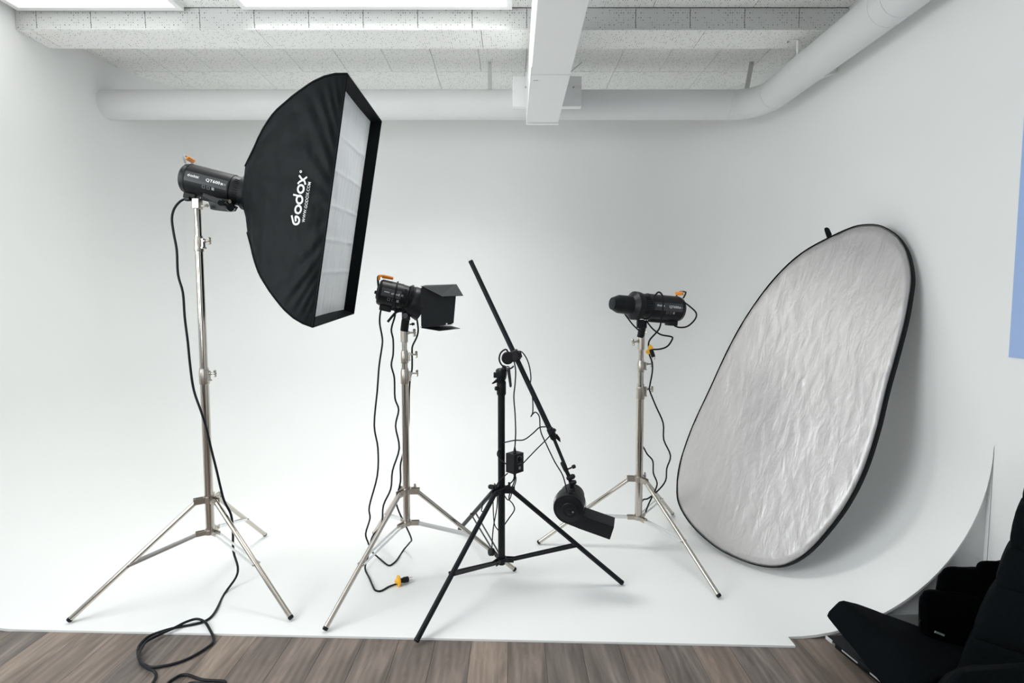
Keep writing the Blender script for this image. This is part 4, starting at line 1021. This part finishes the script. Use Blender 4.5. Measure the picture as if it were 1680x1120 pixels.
# tall padded bag leaning at the picture edge
tb = thing('padded_bag', 'tall quilted black bag leaning upright at the far right edge', 'bag', (1.72, 1.75, -.009))
X2 = V((.71, -.70, 0)); Y2 = V((.70, .71, 0))
def C4(p, wd=.22, dp=.12): return [p, p+X2*wd, p+X2*wd+Y2*dp, p+Y2*dp]
lev = [at(px, py, Y) for px, py, Y in ((1553, 1118, 1.80), (1594, 1046, 1.80), (1634, 962, 1.80), (1657, 900, 1.81), (1677, 826, 1.82), (1694, 772, 1.83))]
lev[0].z = -.004
for i in range(len(lev)-1):
    a, b = lev[i], lev[i+1]
    soft(C4(V((a.x, a.y, a.z-(.004 if i else 0))))+C4(V((b.x, b.y, b.z+.004))), 16, 10, 12, .007, .004, 7, 3+i, BAGC, 'padded_section', tb, e=18)
# two-lobed soft bag behind
rb = thing('backpack', 'dull black soft rounded backpack slumped behind the long case', 'backpack', (1.72, 2.02, -.009))
def blk(pxq, Yn_, Yf_, m, name, par, puff, amp, seed, zb=None, n=(14, 8, 12), ee=7.0):
    """front face given by four photo points at depth Yn_: bottom-left, bottom-right, top-right, top-left"""
    f_ = [at(x, y, Yn_) for x, y in pxq]; fk = Yf_/Yn_
    if zb is not None:
        f_[0].z = zb; f_[1].z = zb
    g_ = [EYE+(p-EYE)*fk for p in f_]
    if zb is not None: g_[0].z = g_[1].z = zb
    return soft([f_[0], f_[1], g_[1], g_[0], f_[3], f_[2], g_[2], g_[3]], *n, puff, amp, 6, seed, m, name, par, e=ee)
blk([(1516, 1075), (1625, 1085), (1612, 980), (1508, 968)], 1.98, 2.10, BAGD, 'front_pocket', rb, .010, .008, 1, zb=-.005)
blk([(1536, 1060), (1660, 1060), (1640, 940), (1540, 930)], 2.03, 2.16, BAGD, 'main_compartment', rb, .012, .008, 2, zb=-.005)
blk([(1600, 1060), (1700, 1060), (1672, 918), (1598, 924)], 2.03, 2.15, BAGD, 'top_flap', rb, .008, .010, 5, zb=-.004)
MB().tube([at(1511, 1016, 2.0), at(1508, 1022, 1.99), at(1509, 1028, 1.99), at(1513, 1030, 2.0)], .003, 8, 4).build('pull_loop', CORD, rb)
fv, ff, fw = font_mesh('~~~~~', .03)
mb = MB(); a = at(1534, 1036, 1.955); b = at(1549, 1042, 1.955)
mb.box(a.lerp(b, .5), ((b-a).length/2, .002, .0035), (b-a).normalized(), YY, (b-a).normalized().cross(YY)); mb.build('label_tag', mat('tag_print', (.25, .30, .31), .6), rb, smooth=0)
# long sloping equipment bag in front
lb = thing('equipment_bag', 'long black equipment bag tilted up, lying across a hard case', 'bag', (1.35, 1.9, -.009))
P1, P2 = at(1354, 1008, 2.06), at(1462, 1148, 1.78)
R1, R2 = at(1380, 982, 2.06), at(1545, 1116, 1.78)
F1, F2 = at(1404, 989, 2.11), at(1650, 1078, 1.96)
G1, G2 = at(1396, 1004, 2.12), at(1650, 1110, 1.98)
soft([P2, G2, G1, P1, R2, F2, F1, R1], 12, 30, 6, .004, .004, 6, 21, BAGC, 'bag_body', lb, e=22)
blk([(1480, 1210), (1690, 1210), (1730, 1085), (1560, 1098)], 1.52, 1.78, BAGC, 'rear_compartment', lb, .008, .006, 9, zb=-.004, ee=12)
# hard case beneath with bright fittings
hc = thing('hard_case', 'black hard case with bright metal edge strips under the long bag', 'case', (1.30, 2.1, -.009))
ca, cb_ = fl(1369, 1062, -.009), fl(1452, 1130, -.009)
HZ = .042
lowq = [ca, cb_, cb_+V((.45, .0, 0)), ca+V((.45, -.02, 0))]
MB().slab(lowq, HZ, ZZ).build('case_body', BLK, hc, smooth=0, bevel=.003)
la_ = at(1357, 1042, 2.13); lb_ = la_+(cb_-ca)*1.02
MB().slab([la_, lb_, lb_+V((.45, .01, 0)), la_+V((.30, .02, .0))], .010, ZZ*-1).build('lid', BLK, hc, smooth=0, bevel=.002)
CM = mat('case_metal', (.82, .84, .86), .35, metal=.6)
dr = (cb_-ca).normalized(); nn = V((-abs(dr.y), -abs(dr.x), 0)).normalized()
MB().slab([la_+V((-.003, 0, .0)), la_+dr*.035+V((-.003, 0, 0)), la_+dr*.035+V((-.003, 0, -.014)), la_+V((-.003, 0, -.014))], .004, nn).build('edge_strip', CM, hc, smooth=0, label='bright metal strip')
for u0, u1 in ((.045, .125), (.185, .25)):
    q0, q1 = ca+dr*u0+nn*.002+ZZ*.016, ca+dr*u1+nn*.002+ZZ*.016
    MB().slab([q0, q1, q1+ZZ*.014, q0+ZZ*.014], .004, nn).build('edge_strip', CM, hc, smooth=0, label='bright metal strip')
    MB().cyl(q0+ZZ*.034+dr*.01-nn*.004, q0+ZZ*.034+dr*.01+nn*.004, .003, n=8).build('rivet', CAST, hc)

for o in COL.objects:
    if '_base' in o: del o['_base']
